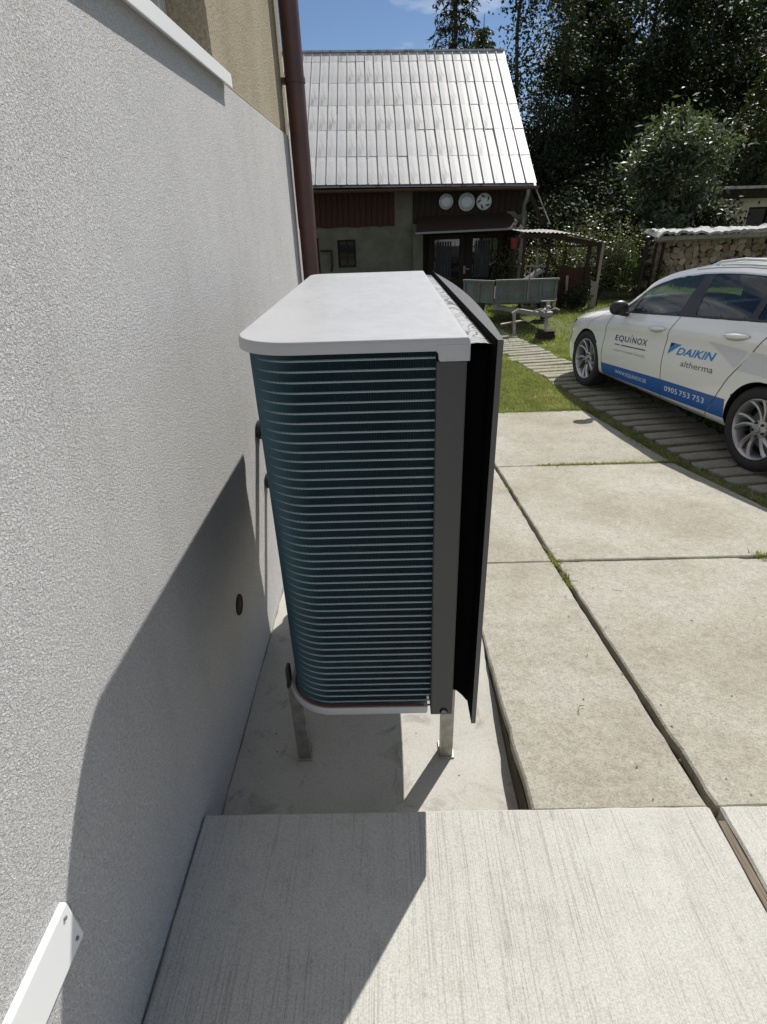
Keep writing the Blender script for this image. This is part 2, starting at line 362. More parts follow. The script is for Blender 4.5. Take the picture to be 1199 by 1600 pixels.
for i in range(3):
    y0, y1 = YB[i]+(GJ*.5 if i else -.006), YB[i+1]-GJ*.5
    slab('concrete_slab', [(.218, y0), (.690, y0), (.690, y1), (.218, y1)], plane_between(YB[i], YB[i+1], -.002*i), .17, 'old_concrete', driveway)
xr = lambda y: 2.31 if y < 1.5 else 2.29-(y-1.9)*.155
slab('concrete_slab', [(.715, YB[0]-.006), (2.3, YB[0]-.006), (2.3, YB[1]-.30), (1.64, YB[1]-.012), (.713, YB[1]-.012)], plane_between(YB[0], YB[1], .002), .17, 'old_concrete', driveway)
slab('slab_fragment', [(1.655, YB[1]-.012), (2.3, YB[1]-.285), (2.3, YB[1]-.012)], plane_between(YB[0], YB[1], -.006), .15, 'old_concrete', driveway)
slab('concrete_slab', [(.713, YB[1]+.006), (2.3, YB[1]+.006), (xr(YB[2]), YB[2]-.02), (.713, YB[2]-.006)], plane_between(YB[1], YB[2], .003), .17, 'old_concrete', driveway)
slab('concrete_slab', [(.709, YB[2]+.006), (xr(YB[2]), YB[2]+.02), (xr(YB[3]), YB[3]), (.709, YB[3])], plane_between(YB[2], YB[3], 0), .17, 'old_concrete', driveway)
# broom finished slabs in front, lower pad under the heat pump
ap = bpy.data.objects.new('pavement', None); COL.objects.link(ap); ap['kind'] = 'structure'
slab('broomed_slab', [(XW+.003, -.062), (XW+.003, -3.2), (.683, -3.2), (.683, -.062)], lambda x, y: -1.22, .22, 'broomed_concrete', ap, .0006)
slab('broomed_slab', [(.711, -.062), (.711, -3.2), (3.2, -3.2), (3.2, -.062)], lambda x, y: -1.222, .2, 'broomed_concrete', ap, .0008)
slab('pad_slab', [(XW+.001, -.06), (.217, -.06), (.217, 1.72), (XW+.001, 1.72)], lambda x, y: -1.36, .2, 'smooth_concrete', ap, .002)
# mortar smear where the pad meets the step
g = G(); rows = []
for t in np.linspace(0, 1, 60):
    x = XW+.02+t*.86; d = .035+.03*rnd.random()+.03*math.sin(9*t)**2
    rows.append([(x, -.056, -1.345), (x, -.056+d*.5, -1.353), (x, -.056+d, -1.3585)])
g.grid(rows, 'smooth_concrete'); g.obj('mortar_fillet', None, ap)
# strip of timber left in the joint
g = G()
for k in range(3):
    y0 = -.10-k*1.0; g.box((.686, y0-.985, -1.30), (.707-.002*k, y0, -1.226))
g.obj('joint_board', 'strip_wood', ap, bevel=.003)

# wheel-track pavers: two strips of concrete bars laid across the direction the car is parked
CARF = Vector((2.15, 5.49, 0)); CYAW = .1502
fwd = Vector((-math.sin(CYAW), math.cos(CYAW), 0)); rgt = Vector((math.cos(CYAW), math.sin(CYAW), 0))
path = bpy.data.objects.new('path', None); COL.objects.link(path); path['kind'] = 'structure'
bars = []
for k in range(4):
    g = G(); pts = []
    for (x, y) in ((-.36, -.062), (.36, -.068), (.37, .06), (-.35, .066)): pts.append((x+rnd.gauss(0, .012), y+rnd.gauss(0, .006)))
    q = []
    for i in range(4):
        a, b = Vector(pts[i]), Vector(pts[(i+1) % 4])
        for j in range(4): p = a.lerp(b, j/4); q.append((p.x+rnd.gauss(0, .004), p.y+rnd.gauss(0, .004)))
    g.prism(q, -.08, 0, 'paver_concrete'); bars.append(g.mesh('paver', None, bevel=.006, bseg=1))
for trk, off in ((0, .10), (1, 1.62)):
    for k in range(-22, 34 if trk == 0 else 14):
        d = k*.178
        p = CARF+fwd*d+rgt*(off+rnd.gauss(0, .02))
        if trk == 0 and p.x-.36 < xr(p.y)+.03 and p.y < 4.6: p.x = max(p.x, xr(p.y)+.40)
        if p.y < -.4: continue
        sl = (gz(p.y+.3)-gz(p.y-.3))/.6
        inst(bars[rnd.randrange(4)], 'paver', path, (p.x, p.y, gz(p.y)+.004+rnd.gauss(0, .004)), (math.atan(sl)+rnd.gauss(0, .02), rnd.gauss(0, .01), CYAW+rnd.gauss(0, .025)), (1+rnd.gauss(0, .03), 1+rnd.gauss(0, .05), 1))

# ------------------------------------------------------------------ grass
def blades(name, P, h, mat, kindtag=True, wid=.004, lean=.5):
    P = np.asarray(P); n = len(P); a = npr.uniform(0, 2*np.pi, n); hh = h*npr.uniform(.45, 1.25, n)
    side = np.stack([np.cos(a), np.sin(a), np.zeros(n)], 1)*wid; ln = npr.normal(size=(n, 3))*lean; ln[:, 2] = 0
    mid = P+np.stack([0*a, 0*a, hh*.6], 1)+ln*hh[:, None]*.35; tip = P+np.stack([0*a, 0*a, hh], 1)+ln*hh[:, None]
    V = np.stack([P-side, P+side, mid+side*.8, mid-side*.8, tip], 1).reshape(-1, 3); b = np.arange(n)*5
    F = np.concatenate([np.stack([b, b+1, b+2], 1), np.stack([b, b+2, b+3], 1), np.stack([b+3, b+2, b+4], 1)])
    o = bpy.data.objects.new(name, np_mesh(name, V, F, mat)); COL.objects.link(o); o['kind'] = 'stuff'; return o
def on_paver(x, y):
    rel_x = x-CARF.x; rel_y = y-CARF.y; s = rel_x*rgt.x+rel_y*rgt.y; d = rel_x*fwd.x+rel_y*fwd.y
    ins = (np.abs(s-.10) < .36) | (np.abs(s-1.62) < .36)
    ph = np.abs((d/.178) % 1-.0); ph = np.minimum(ph, 1-ph)
    return ins & (ph < .37) & (y < 11)
gzv = np.vectorize(gz)
def scatter(n, x0, x1, y0, y1, dens=None):
    x = npr.uniform(x0, x1, n); y = npr.uniform(y0, y1, n)
    k = ~on_paver(x, y) & (x > np.where(y < 4.52, np.where(y < 1.5, 2.34, 2.33-(y-1.9)*.155), -99))
    if dens is not None: k &= npr.uniform(size=n) < dens(x, y)
    x, y = x[k], y[k]; return np.stack([x, y, gzv(y)-.026], 1)
patch = lambda x, y: .45+.55*(np.sin(3.1*x+1.7*y)*np.sin(2.3*y-1.2*x+2) > -.25)
a = blades('grass', scatter(110000, -.6, 3.6, 4.52, 8., patch), .042, 'grass_blade', wid=.0035); tag(a, 'short green grass growing between the slabs and the pavers', 'grass')
a = blades('dry_grass', scatter(130000, -.3, 2.3, 4.52, 8.), .032, 'grass_dry', wid=.003); tag(a, 'dry yellowish grass mixed into the lawn beside the slabs', 'grass')
a = blades('lawn_grass', scatter(60000, -1, 8, 8., 13.5, patch), .06, 'grass_blade', wid=.006); tag(a, 'sunlit green grass around the trailer', 'grass')
a = blades('yard_grass', scatter(45000, -7, -.6, 4.52, 14., patch), .06, 'grass_blade', wid=.006); tag(a, 'green grass in the yard left of the trailer', 'grass')
a = blades('verge_grass', scatter(26000, 2.0, 4.2, -.3, 4.5), .035, 'grass_blade', wid=.0035); tag(a, 'sparse grass around the pavers under the car', 'grass')
# weeds in the joints
P = []
def weeds(n, f, sp):
    for _ in range(n):
        t = rnd.random(); x, y = f(t); P.append((x+rnd.gauss(0, sp), y+rnd.gauss(0, sp), gz(y)-.012))
weeds(1500, lambda t: (1.05+t*1.1, YB[2]+.0), .011); weeds(700, lambda t: (1.75+t*.5, YB[1]), .02)
for cy_, n in ((1.40, 50), (1.22, 70), (1.5, 30), (2.6, 60), (2.2, 40)): weeds(n, lambda t: (.706+rnd.gauss(0, .006), cy_+rnd.gauss(0, .045)), .006)
for cy_, cx_, n in ((3.9, 2.02, 420), (3.4, 2.09, 380), (3.0, 2.14, 460), (2.55, 2.21, 420), (2.2, 2.26, 500), (1.6, 2.28, 400), (4.3, 1.96, 420), (2.75, 2.17, 700), (3.7, 2.04, 600), (2.1, 2.27, 500)): weeds(n, lambda t: (cx_+rnd.gauss(0, .02), cy_+rnd.gauss(0, .16)), .018)
weeds(2600, lambda t: (.75+t*1.2, YB[3]+.02), .022)
a = blades('weeds', P, .028, 'grass_blade', wid=.003, lean=.8); tag(a, 'green weeds growing in the joints between the concrete slabs', 'weeds')

# dry leaf crumbs and grit lying on the slabs
P = []
for _ in range(110):
    x, y = rnd.uniform(.3, 2.1), rnd.uniform(-.04, 4.4)
    if rnd.random() < .5: x = .70+rnd.gauss(0, .07)
    P.append((x, y, gz(y)+.004))
o = leaves('grit', P, .008, 'strip_wood', None, up=3., sizevar=.7); o['kind'] = 'stuff'; tag(o, 'scattered dry crumbs and grit on the concrete slabs', 'grit')
for (x, y, a, l_) in ((.47, .32, 1.1, .045), (.9, 1.1, 2.8, .04)):
    t = thing('twig', {.47: 'small curved twig on the narrow slab beside the heat pump', .95: 'short twig near the middle of the wide concrete slab', 1.2: 'tiny twig toward the right of the wide front slab', .9: 'tiny dry twig just before the cross joint of the slabs'}[x], 'twig', (x, y, gz(y)+.006), (0, 0, a))
    G().tube([(-l_/2, 0, 0), (-l_*.1, .008, .004), (l_*.3, .004, .003), (l_/2, -.01, 0)], .0009, n=5).obj('stem', 'bark', t)

# ------------------------------------------------------------------ the near house wall
hw = thing('house_wall', 'pale textured rendered house wall beside the heat pump, old beige roughcast above', 'wall', (XW, 1., -1.3))
hw_inv = Matrix.Translation((-XW, -1., 1.3))
def hobj(g, name, mat=None, **kw):
    g.v = [(x-XW, y-1., z+1.3) for x, y, z in g.v]; return g.obj(name, mat, hw, **kw)
YE = 2.86
g = G(); g.box((XW-.30, -5, -1.6), (XW, YE, .594)); hobj(g, 'rendered_wall', 'white_render', bevel=.004, bseg=1)
g = G(); xo = XW-.010
W0, W1, WZ = .18, 1.272, 2.0
g.box((XW-.30, W1, .596), (xo, YE, 4.2)); g.box((XW-.30, -5, .596), (xo, W0, 4.2)); g.box((XW-.30, W0, WZ), (xo, W1, 4.2))
hobj(g, 'roughcast_wall', 'old_roughcast', bevel=.006, bseg=1)
g = G()
fx0, fx1 = XW-.19, XW-.13
for a, b in (((W0, .60), (W0+.07, WZ)), ((W1-.07, .60), (W1, WZ)), ((W0+.07, .60), (W1-.07, .67)), ((W0+.07, WZ-.07), (W1-.07, WZ))):
    g.box((fx0, a[0]+.001, a[1]), (fx1, b[0]-.001, b[1]))
fr = hobj(g, 'window_frame', 'window_frame_grey', bevel=.004)
g = G(); g.box((fx0+.02, W0+.07, .67), (fx0+.035, W1-.07, WZ-.07)); pn = hobj(g, 'pane', 'dark_glass'); 
pn.parent = fr
g = G(); g.prism([(xo-.12, .60), (XW+.016, .594), (XW+.018, .618), (xo-.12, .632)], W0-.12, 1.352, T=lambda x, z, y: (x, y, z))
g.prism([(XW+.004, .600), (XW+.022, .598), (XW+.022, .580), (XW+.026, .580), (XW+.026, .6195), (XW+.004, .622)], W0-.12, 1.353, T=lambda x, z, y: (x, y, z))
hobj(g, 'window_sill', 'sill_white', bevel=.0015, bseg=1)
# hole in the wall with a worn plug
g = G(); g.lathe([(0, .004), (.012, .004), (.022, .002), (.030, .001), (.033, .005), (.036, .0045), (.037, 0)], 'x', 20, org=(XW, .516, -.965))
hobj(g, 'wall_plug', 'dark_wood', smooth=True)

# white flat trunking with two screws
tr = thing('trunking', 'white flat plastic cover strip screwed low on the rendered wall', 'trunking', (XW, -.9, -.78))
g = G(); g.box((0, -1.6, -.046), (.012, .387, .050)); g.obj('cover', 'white_plastic', tr, bevel=.003, bseg=2)
scm = G().lathe([(0, .0145), (.003, .0145), (.0038, .012)], 'x', 12).mesh('screw', 'grey_metal')
inst(scm, 'screw', tr, (0, .372, .034)); inst(scm, 'screw', tr, (0, .372, -.028))

# downpipe
dp = thing('downpipe', 'brown metal downpipe running down the corner of the rendered wall', 'downpipe', (-.612, 2.75, -1.3))
g = G(); g.tube([(0, 0, 0), (0, 0, 1.45)], .05, n=24); g.tube([(0, 0, 1.43), (0, 0, 5.2)], .0525, n=24); g.obj('pipe', 'pipe_brown', dp, smooth=True)
g = G(); g.lathe([(.0535, -.012), (.057, -.012), (.057, .012), (.0535, .012)], 'z', 24, org=(0, 0, 2.14)); g.box((-.075, -.006, 2.132), (-.05, .006, 2.148)); g.box((-.072, -.018, 2.126), (-.052, .018, 2.154)); g.obj('bracket', 'pipe_brown', dp)

# insulated pipe stubs from the wall to the back of the unit
for (y, z, r, lb) in ((1.107, -.553, .030, 'upper black insulated pipe between the wall and the heat pump'), (1.122, -.785, .024, 'lower black insulated pipe between the wall and the heat pump')):
    t = thing('insulated_pipe', lb, 'pipe', (XW, y, z), group='pipes behind the heat pump')
    G().tube([(0, 0, 0), (.26, 0, 0)], r, n=18).obj('sleeve', 'rubber', t, smooth=True)
    G().lathe([(r+.0, .004), (r+.008, .004), (r+.008, .016), (r+.0, .018)], 'x', 18).obj('collar', 'black_plastic', t)

# ------------------------------------------------------------------ heat pump
HP = thing('heat_pump', 'large grey and black outdoor heat pump unit standing on legs on the concrete pad', 'heat pump', (0, 0, 0))
W, D, ZB = .427, 1.27, -.93
def rounded(x0, y0, x1, y1, r00, r01, r10=.004, r11=.004, n=14):
    """outline, corners (x0,y0) (x1,y0) (x1,y1) (x0,y1)"""
    pts = []
    for cx, cy, r, a0 in ((x0, y0, r00, math.pi), (x1, y0, r10, 1.5*math.pi), (x1, y1, r11, 0), (x0, y1, r01, .5*math.pi)):
        sx = 1 if cx == x0 else -1; sy = 1 if cy == y0 else -1
        for k in range(n+1):
            a = a0+.5*math.pi*k/n; pts.append((cx+sx*r+r*math.cos(a), cy+sy*r+r*math.sin(a)))
    return pts
RC = .118
# top cover: lid with a lip, and a deeper lip piece over the front pillar
out = rounded(-W, 0, 0, D, RC, .05)
g = G(); n = len(out)
def off(poly, d, x1=0):
    return rounded(-W+d, d, x1-d, D-d, RC-d, .05-d, max(.004-d, .0006), max(.004-d, .0006))
rings = [(off(out, .012), 0), (off(out, .004), -.0012), (off(out, .0012), -.004), (out, -.009), (out, -.0225), (off(out, .0015), -.0225), (off(out, .006), -.02)]
vs_, fs_ = [], []
for p, z in rings: vs_ += [(x, y, z) for x, y in p]
for r_ in range(len(rings)-1):
    for i in range(n): fs_.append((r_*n+i, r_*n+(i+1) % n, (r_+1)*n+(i+1) % n, (r_+1)*n+i))
fs_.append(tuple(range(n)))
fs_.append(tuple((len(rings)-1)*n+i for i in range(n-1, -1, -1)))
g.add(vs_, fs_); g.obj('top_cover', 'grey_paint', HP, smooth=True, angle=35)
g = G(); g.prism([(-.060, -.0225), (-.060, -.012), (.0, -.012), (.0, -.0405), (-.051, -.0405), (-.0535, -.0395), (-.055, -.037), (-.0555, -.028), (-.0575, -.0245)], .0002, -.014, T=lambda x, z, y: (x, -y-.0008, z))
g.obj('corner_lip', 'grey_paint', HP, bevel=.0008, bseg=1)
# wrapped coil: inner dark core, real vertical fins, horizontal wires
ci = off(out, .020)
def coil_path(d, x_end=-.0585):
    """plan path of the coil offset d inward of the cover edge: along the near end, round the corner, along the wall side"""
    r = RC-d; pts = [(x_end, d)]
    x = x_end-.02
    while x > -W+RC: pts.append((x, d)); x -= .02
    for k in range(15):
        a = 1.5*math.pi-.5*math.pi*k/14; pts.append((-W+RC+r*math.cos(a), RC+r*math.sin(a)))
    y = RC+.03
    while y < D-.03: pts.append((-W+d, y)); y += .04
    return pts
Z0, Z1 = -.897, -.021
core = coil_path(.036); g = G(); g.grid([[(x, y, Z0) for x, y in core], [(x, y, Z1) for x, y in core]], 'coil_dark'); g.obj('coil_core', 'coil_dark', HP, recalc=False)
def resample(pts, step):
    P_ = np.array(pts); s = np.r_[0, np.cumsum(np.linalg.norm(np.diff(P_, axis=0), axis=1))]; t = np.arange(0, s[-1], step)
    return np.stack([np.interp(t, s, P_[:, 0]), np.interp(t, s, P_[:, 1])], 1), t, s[-1]
outer, tt, tot = resample(coil_path(.0165), .0030)
inner = np.array(coil_path(.036)); 
so = np.array(coil_path(.0165)); L_o = np.r_[0, np.cumsum(np.linalg.norm(np.diff(so, axis=0), axis=1))]
inn = np.stack([np.interp(tt, L_o, inner[:, 0]), np.interp(tt, L_o, inner[:, 1])], 1)
tang = unit(np.gradient(outer, axis=0))*.00026
V = []; F = []
for i in range(len(outer)):
    (ox, oy), (ix, iy), (tx, ty) = outer[i], inn[i], tang[i]; b = len(V)
    for (x, y, s_) in ((ix, iy, -1), (ox, oy, -1), (ox, oy, 1), (ix, iy, 1)):
        V += [(x+tx*s_, y+ty*s_, Z0), (x+tx*s_, y+ty*s_, Z1)]
    F += [(b, b+2, b+3, b+1), (b+2, b+4, b+5, b+3), (b+4, b+6, b+7, b+5)]
o = bpy.data.objects.new('coil_fins', np_mesh('coil_fins', np.array(V), np.array(F), 'fin_teal')); COL.objects.link(o); o.parent = HP; o['kind'] = 'stuff'
nw = 45; wp = [(x, y) for x, y in coil_path(.0195)]
g = G(); g.tube([(x, y, 0) for x, y in wp], .0022, n=6); wm = g.mesh('guard_wire', 'guard_wire', smooth=True, recalc=False)
for k in range(nw): inst(wm, 'guard_wire', HP, (0, 0, -.0375-k*(.893-.0375)/(nw-1)))
# bottom tray
tray = rounded(-W, 0, -.066, D, RC, .05)
rings = [(off(tray, .022, -.066), -.899), (off(tray, .006, -.066), -.8995), (off(tray, .0035, -.066), -.8975), (off(tray, .001, -.066), -.8985), (tray, -.902), (off(tray, .001, -.066), -.918), (off(tray, .004, -.066), -.923)]
n = len(tray); vs_, fs_ = [], []
rings[0] = (off(tray, .022, -.066), -.912)
for p, z in rings: vs_ += [(x, y, z) for x, y in p]
for r_ in range(len(rings)-1):
    for i in range(n): fs_.append((r_*n+i, r_*n+(i+1) % n, (r_+1)*n+(i+1) % n, (r_+1)*n+i))
fs_.append(tuple(range(n))); fs_.append(tuple((len(rings)-1)*n+i for i in range(n-1, -1, -1)))
g = G(); g.add(vs_, fs_); g.obj('bottom_tray', 'grey_paint', HP, smooth=True, angle=40)
g = G(); cp = coil_path(.013)[:34]; g.tube([(x, y, -.9035) for x, y in cp], .0025, n=8); g.obj('copper_pipe', 'copper', HP, smooth=True)
g = G(); g.box((-W-.006, .085, -.905), (-W+.004, .112, -.845)); g.box((-W-.009, .088, -.918), (-W-.001, .104, -.900)); g.obj('rear_clip', 'black_plastic', HP, bevel=.003)
# front pillars and casing
g = G(); g.box((-.0585, .0, ZB+.005), (-.0045, .06, -.0408)); g.obj('front_pillar', 'anthracite', HP, bevel=.003)
g = G(); g.box((-.0585, D-.06, ZB+.005), (-.0045, D, -.0225)); g.obj('front_pillar', 'anthracite', HP, bevel=.003)
g = G(); g.box((-.05, .0605, ZB+.006), (-.012, D-.0605, -.0228)); g.box((-W+.05, D-.02, Z0), (-.06, D-.002, Z1)); g.obj('front_casing', 'black_plastic', HP)
g = G(); g.lathe([(0, -.004), (.0032, -.004), (.0045, -.006), (.0066, -.0055), (.0072, -.0005), (.0088, -.0005), (.0088, .004)], 'y', 20, org=(-.026, -.0002, -.912)); bl = g.obj('bolt', 'grey_metal', HP, smooth=True)
G().lathe([(.0055, -.0012), (.0096, -.0012), (.0100, -.0004), (.0100, .002)], 'y', 24, org=(-.026, -.0002, -.912)).obj('bolt_ring', 'matt_black', HP, smooth=True)
# bowed grille panel with cheek and louvres behind it
PX = .040
ys_ = np.linspace(-.028, 1.268, 33)
def pin(y): return PX-.0075*(y+.03)
def pout(y): t = (y-.56)/.60; return pin(y)+.0095-.006*(y+.03)+.0265*max(0, 1-t*t)
g = G(); sec = []
for y in ys_:
    x, x2 = pin(y), pout(y); sec.append([(x+.0008, y, -.0008), (x2-.0008, y, -.0008), (x2, y, -.002), (x2, y, ZB+.004), (x, y, ZB+.004)])
g.grid(sec); g.add(sec[0], [(0, 1, 2, 3, 4)]); g.add(sec[-1], [(4, 3, 2, 1, 0)])
g.obj('grille_panel', 'panel_dark', HP, smooth=True, angle=30)
g = G(); rows = [[(pout(y)-.001, y, -.004), (pout(y)+.0035, y, -.002), (pout(y)+.0045, y, .003), (pout(y)-.001, y, .006)] for y in ys_[1:-1]]; g.grid(rows)
sm_ = g.mesh('grille_slat', 'panel_dark', smooth=True)
for k in range(36): inst(sm_, 'grille_slat', HP, (0, 0, -.030-k*.0248))
g = G(); g.grid([[(pin(y)-.0002, y+.0005, -.002), (pin(y)-.0002, y+.0005, ZB+.005)] for y in ys_]); g.obj('panel_lining', 'matt_black', HP, recalc=False)
for yy in (.055, D-.02):      # dark cheek set back between cabinet and panel, curved at the bottom
    g = G(); xi = pin(yy)-.001; pr = []
    for z in np.linspace(-.030, -.885, 12): pr.append([(-.010, yy, z), (xi*.3, yy-.006, z), (xi*.65, yy-.010, z), (xi, yy-.012, z)])
    pr.append([(-.010, yy, -.890), (xi*.3, yy-.006, -.894), (xi*.65, yy-.010, -.906), (xi, yy-.012, -.925)]); g.grid(pr)
    g.obj('grille_cheek', 'matt_black', HP, smooth=True)
lm_ = G(); rows = [[(.0, y, 0), (pin(y)-.004, y, .012)] for y in ys_[3:-1]]; lm_.grid(rows)
rows2 = [[(p[0][0], p[0][1], p[0][2]-.003), (p[1][0], p[1][1], p[1][2]-.003)] for p in rows]; lm_.grid(rows2)
lme = lm_.mesh('louvre', 'matt_black', recalc=False)
for k in range(26): inst(lme, 'louvre', HP, (0, 0, -.075-k*.031))
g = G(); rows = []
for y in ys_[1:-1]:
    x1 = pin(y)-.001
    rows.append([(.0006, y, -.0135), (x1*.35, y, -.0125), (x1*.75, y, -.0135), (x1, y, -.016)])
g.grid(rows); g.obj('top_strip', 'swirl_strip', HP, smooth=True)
# stand
st = thing('unit_stand', 'galvanised steel stand with four legs under the heat pump', 'stand', (-.2, .6, -1.36))
for y in (.235, 1.02):
    G().box((-.225, y-.62, .395), (.222, y-.58, .430)).obj('cross_rail', 'galvanised', st, bevel=.003)
for y in (.205, 1.03):
    for xc in (-.447, .012):
        g = G(); x0, x1 = xc-.0195+.2, xc+.0195+.2; yy = y-.6
        g.box((x0, yy, .006), (x1, yy+.004, .394)); g.box((x0, yy+.004, .006), (x0+.004, yy+.038, .394)); g.box((x1-.004, yy+.004, .006), (x1, yy+.038, .394))
        lg = g.obj('leg', 'galvanised', st)
        G().box((x0-.004, yy-.006, 0), (x1+.006, yy+.06, .006)).obj('foot_plate', 'galvanised', lg, bevel=.001, bseg=1)

# ------------------------------------------------------------------ the parked car
def pchip(xs, ys):
    xs, ys = np.array(xs, float), np.array(ys, float); h = np.diff(xs); d = np.diff(ys)/h; m = np.zeros(len(xs))
    for i in range(1, len(xs)-1):
        if d[i-1]*d[i] > 0:
            w1, w2 = 2*h[i]+h[i-1], h[i]+2*h[i-1]; m[i] = (w1+w2)/(w1/d[i-1]+w2/d[i])
    m[0], m[-1] = d[0], d[-1]
    def f(x):
        x = np.clip(x, xs[0], xs[-1]); i = np.clip(np.searchsorted(xs, x)-1, 0, len(xs)-2); t = (x-xs[i])/h[i]
        return ((1+2*t)*(1-t)**2*ys[i]+t*(1-t)**2*h[i]*m[i]+t*t*(3-2*t)*ys[i+1]+t*t*(t-1)*h[i]*m[i+1])
    return f
cw = pchip([-.915,-.905,-.88,-.83,-.75,-.62,-.42,-.15,.35,1.2,2.5,2.95,3.3,3.55,3.68,3.75,3.78], [.16,.30,.45,.58,.69,.785,.855,.89,.904,.905,.905,.89,.85,.79,.70,.55,.30])
he = pchip([-.915,-.88,-.8,-.6,-.35,0,.35,.55,.70,.885,1.2,1.55,1.95,2.5,3.0,3.35,3.55,3.68,3.78], [.56,.60,.645,.72,.775,.835,.90,.965,1.065,1.205,1.315,1.365,1.385,1.375,1.335,1.265,1.15,.98,.80])
oe = pchip([-.915,-.88,-.8,-.6,-.35,0,.35,.55,.8,1.1,1.5,2,2.8,3.3,3.6,3.78], [.12,.38,.52,.66,.735,.775,.79,.785,.735,.685,.64,.625,.62,.61,.58,.25])
zt = pchip([-.915,-.85,-.7,-.4,0,.3,.40,.75,1.15,1.45,1.9,2.6,3.2,3.45,3.62,3.78], [.57,.66,.745,.85,.935,.985,1.01,1.19,1.355,1.412,1.436,1.428,1.385,1.32,1.16,.84])
zb = pchip([-.915,-.8,-.4,.3,2.2,3.0,3.6,3.78], [.30,.20,.19,.205,.225,.25,.30,.40])
hbelt = lambda s: .857+.0785*s
fq = pchip([0,.06,.14,.28,.46,.60,.72,.80,.90,1], [.90,.955,.975,.99,1,.992,.984,.992,.975,.945])
def side(s, h):
    """half width of the body at station s (metres behind the front axle) and height h"""
    s = np.asarray(s, float); h = np.asarray(h, float); b = zb(s); e = he(s); hb = np.minimum(hbelt(s), e-.05); wd = cw(s)
    q = np.clip((h-b)/(hb-b), 0, 1); lo = fq(q)*wd
    t = np.clip((h-hb)/np.maximum(e-hb, 1e-3), 0, 1); up = .945*wd*(1-t)+oe(s)*t+.02*np.sin(np.pi*t)*np.minimum(1, (e-hb)/.3)
    return np.where(h <= hb, lo, up)
YC = 1.33
car = thing('parked_car', 'white estate car with blue stripe and lettering on its doors, parked on pavers', 'car')
cz = [gz(CARF.y), gz(2.861)]; csl = math.atan((cz[1]-cz[0])/2.66)
base = Vector((CARF.x, CARF.y, cz[0]+.004))-Vector((-math.sin(CYAW)*math.cos(csl), math.cos(CYAW)*math.cos(csl), -math.sin(csl)))*YC+rgt*.89
car.location = base; car.rotation_euler = (-csl, 0, CYAW)
def cpt(s, h, off=0, sgn=-1):
    return (sgn*(float(side(s, h))+off), YC-s, h)
# polygons in (s, h)
def circ(cs, ch, r, n=40): return [(cs+r*math.cos(2*math.pi*k/n), ch+r*math.sin(2*math.pi*k/n)) for k in range(n)]
hbf = hbelt
top = lambda s, d: float(he(s))-d
W_F = [(.80, hbf(.80)+.012), (1.497, hbf(1.497)+.012), (1.525, top(1.525, .062))]+[(s, top(s, .062)) for s in (1.4, 1.25, 1.1, .98, .90)]+[(.865, top(.865, .07))]
W_Q = [(.625, hbf(.625)+.012), (.775, hbf(.775)+.012), (.835, top(.835, .075)), (.76, top(.76, .075))]
W_R = [(1.705, hbf(1.705)+.012), (2.30, hbf(2.30)+.012), (2.285, top(2.285, .062))]+[(s, top(s, .062)) for s in (2.1, 1.9, 1.75)]+[(1.635, top(1.635, .062))]
W_B = [(2.375, hbf(2.375)+.012), (3.02, hbf(3.02)+.02), (3.22, hbf(3.22)+.06), (3.20, top(3.2, .085)), (3.0, top(3.0, .065)), (2.7, top(2.7, .062)), (2.345, top(2.345, .062))]
DLO = [(.56, hbf(.56)-.002), (3.06, hbf(3.06)), (3.28, hbf(3.28)+.05), (3.25, top(3.25, .07))]+[(s, top(s, .05)) for s in (3.0, 2.7, 2.4, 2.1, 1.9, 1.7, 1.5, 1.3, 1.1, .95, .85, .76, .70)]+[(.60, top(.6, .045))]
ARF, ARR = circ(0, .318, .336), circ(2.662, .318, .345)
DF = [(.405, .235), (.388, .45), (.400, .72), (.47, hbf(.47)-.006), (.56, hbf(.56)-.006), (1.535, hbf(1.535)-.006), (1.468, .847), (1.450, .715), (1.458, .55), (1.470, .43), (1.475, .245)]
DR = [(1.475, .245), (1.470, .43), (1.458, .55), (1.450, .715), (1.468, .847), (1.535, hbf(1.535)-.006), (2.585, hbf(2.585)-.006), (2.56, .979), (2.506, .899), (2.305, .624), (2.206, .447), (2.125, .315), (2.09, .25)]
HL = [(-.87, .545), (-.80, .600), (-.62, .668), (-.47, .700), (-.40, .698), (-.47, .655), (-.66, .575)]
GR = [(-.95, .22), (-.62, .235), (-.60, .34), (-.72, .40), (-.95, .43)]
SILL = [(.33, .0), (2.33, .0), (2.33, .232), (.33, .222)]
def dens(poly, st=.008, closed=True):
    P_ = []
    for i in range(len(poly)):
        a, b = np.array(poly[i]), np.array(poly[(i+1) % len(poly)]); k = max(1, int(np.linalg.norm(b-a)/st))
        P_ += [a+(b-a)*j/k for j in range(k)]
    return np.array(P_)
def inside(poly, X, Y):
    r = np.zeros(X.shape, bool); n = len(poly)
    for i in range(n):
        (x0, y0), (x1, y1) = poly[i], poly[(i+1) % n]
        if y0 == y1: continue
        c = ((y0 > Y) != (y1 > Y)) & (X < (x1-x0)*(Y-y0)/(y1-y0)+x0); r ^= c
    return r
ss = np.concatenate([-.915+.35*(1-np.cos(np.linspace(0, np.pi/2, 26))), np.arange(-.55, 3.45, .0205), 3.45+.33*np.sin(np.linspace(0, np.pi/2, 18))])
tts = np.linspace(0, 1, 58)
S = np.repeat(ss[:, None], len(tts), 1); H = zb(S)+(he(S)-zb(S))*tts[None, :]
allp = np.concatenate([dens(p) for p in (W_F, W_Q, W_R, W_B, DLO, ARF, ARR, DF, DR, HL, GR)])
fs, fh = S.ravel().copy(), H.ravel().copy()
edge = np.zeros(S.shape, bool); edge[0] = edge[-1] = True; edge[:, 0] = edge[:, -1] = True; edge = edge.ravel()
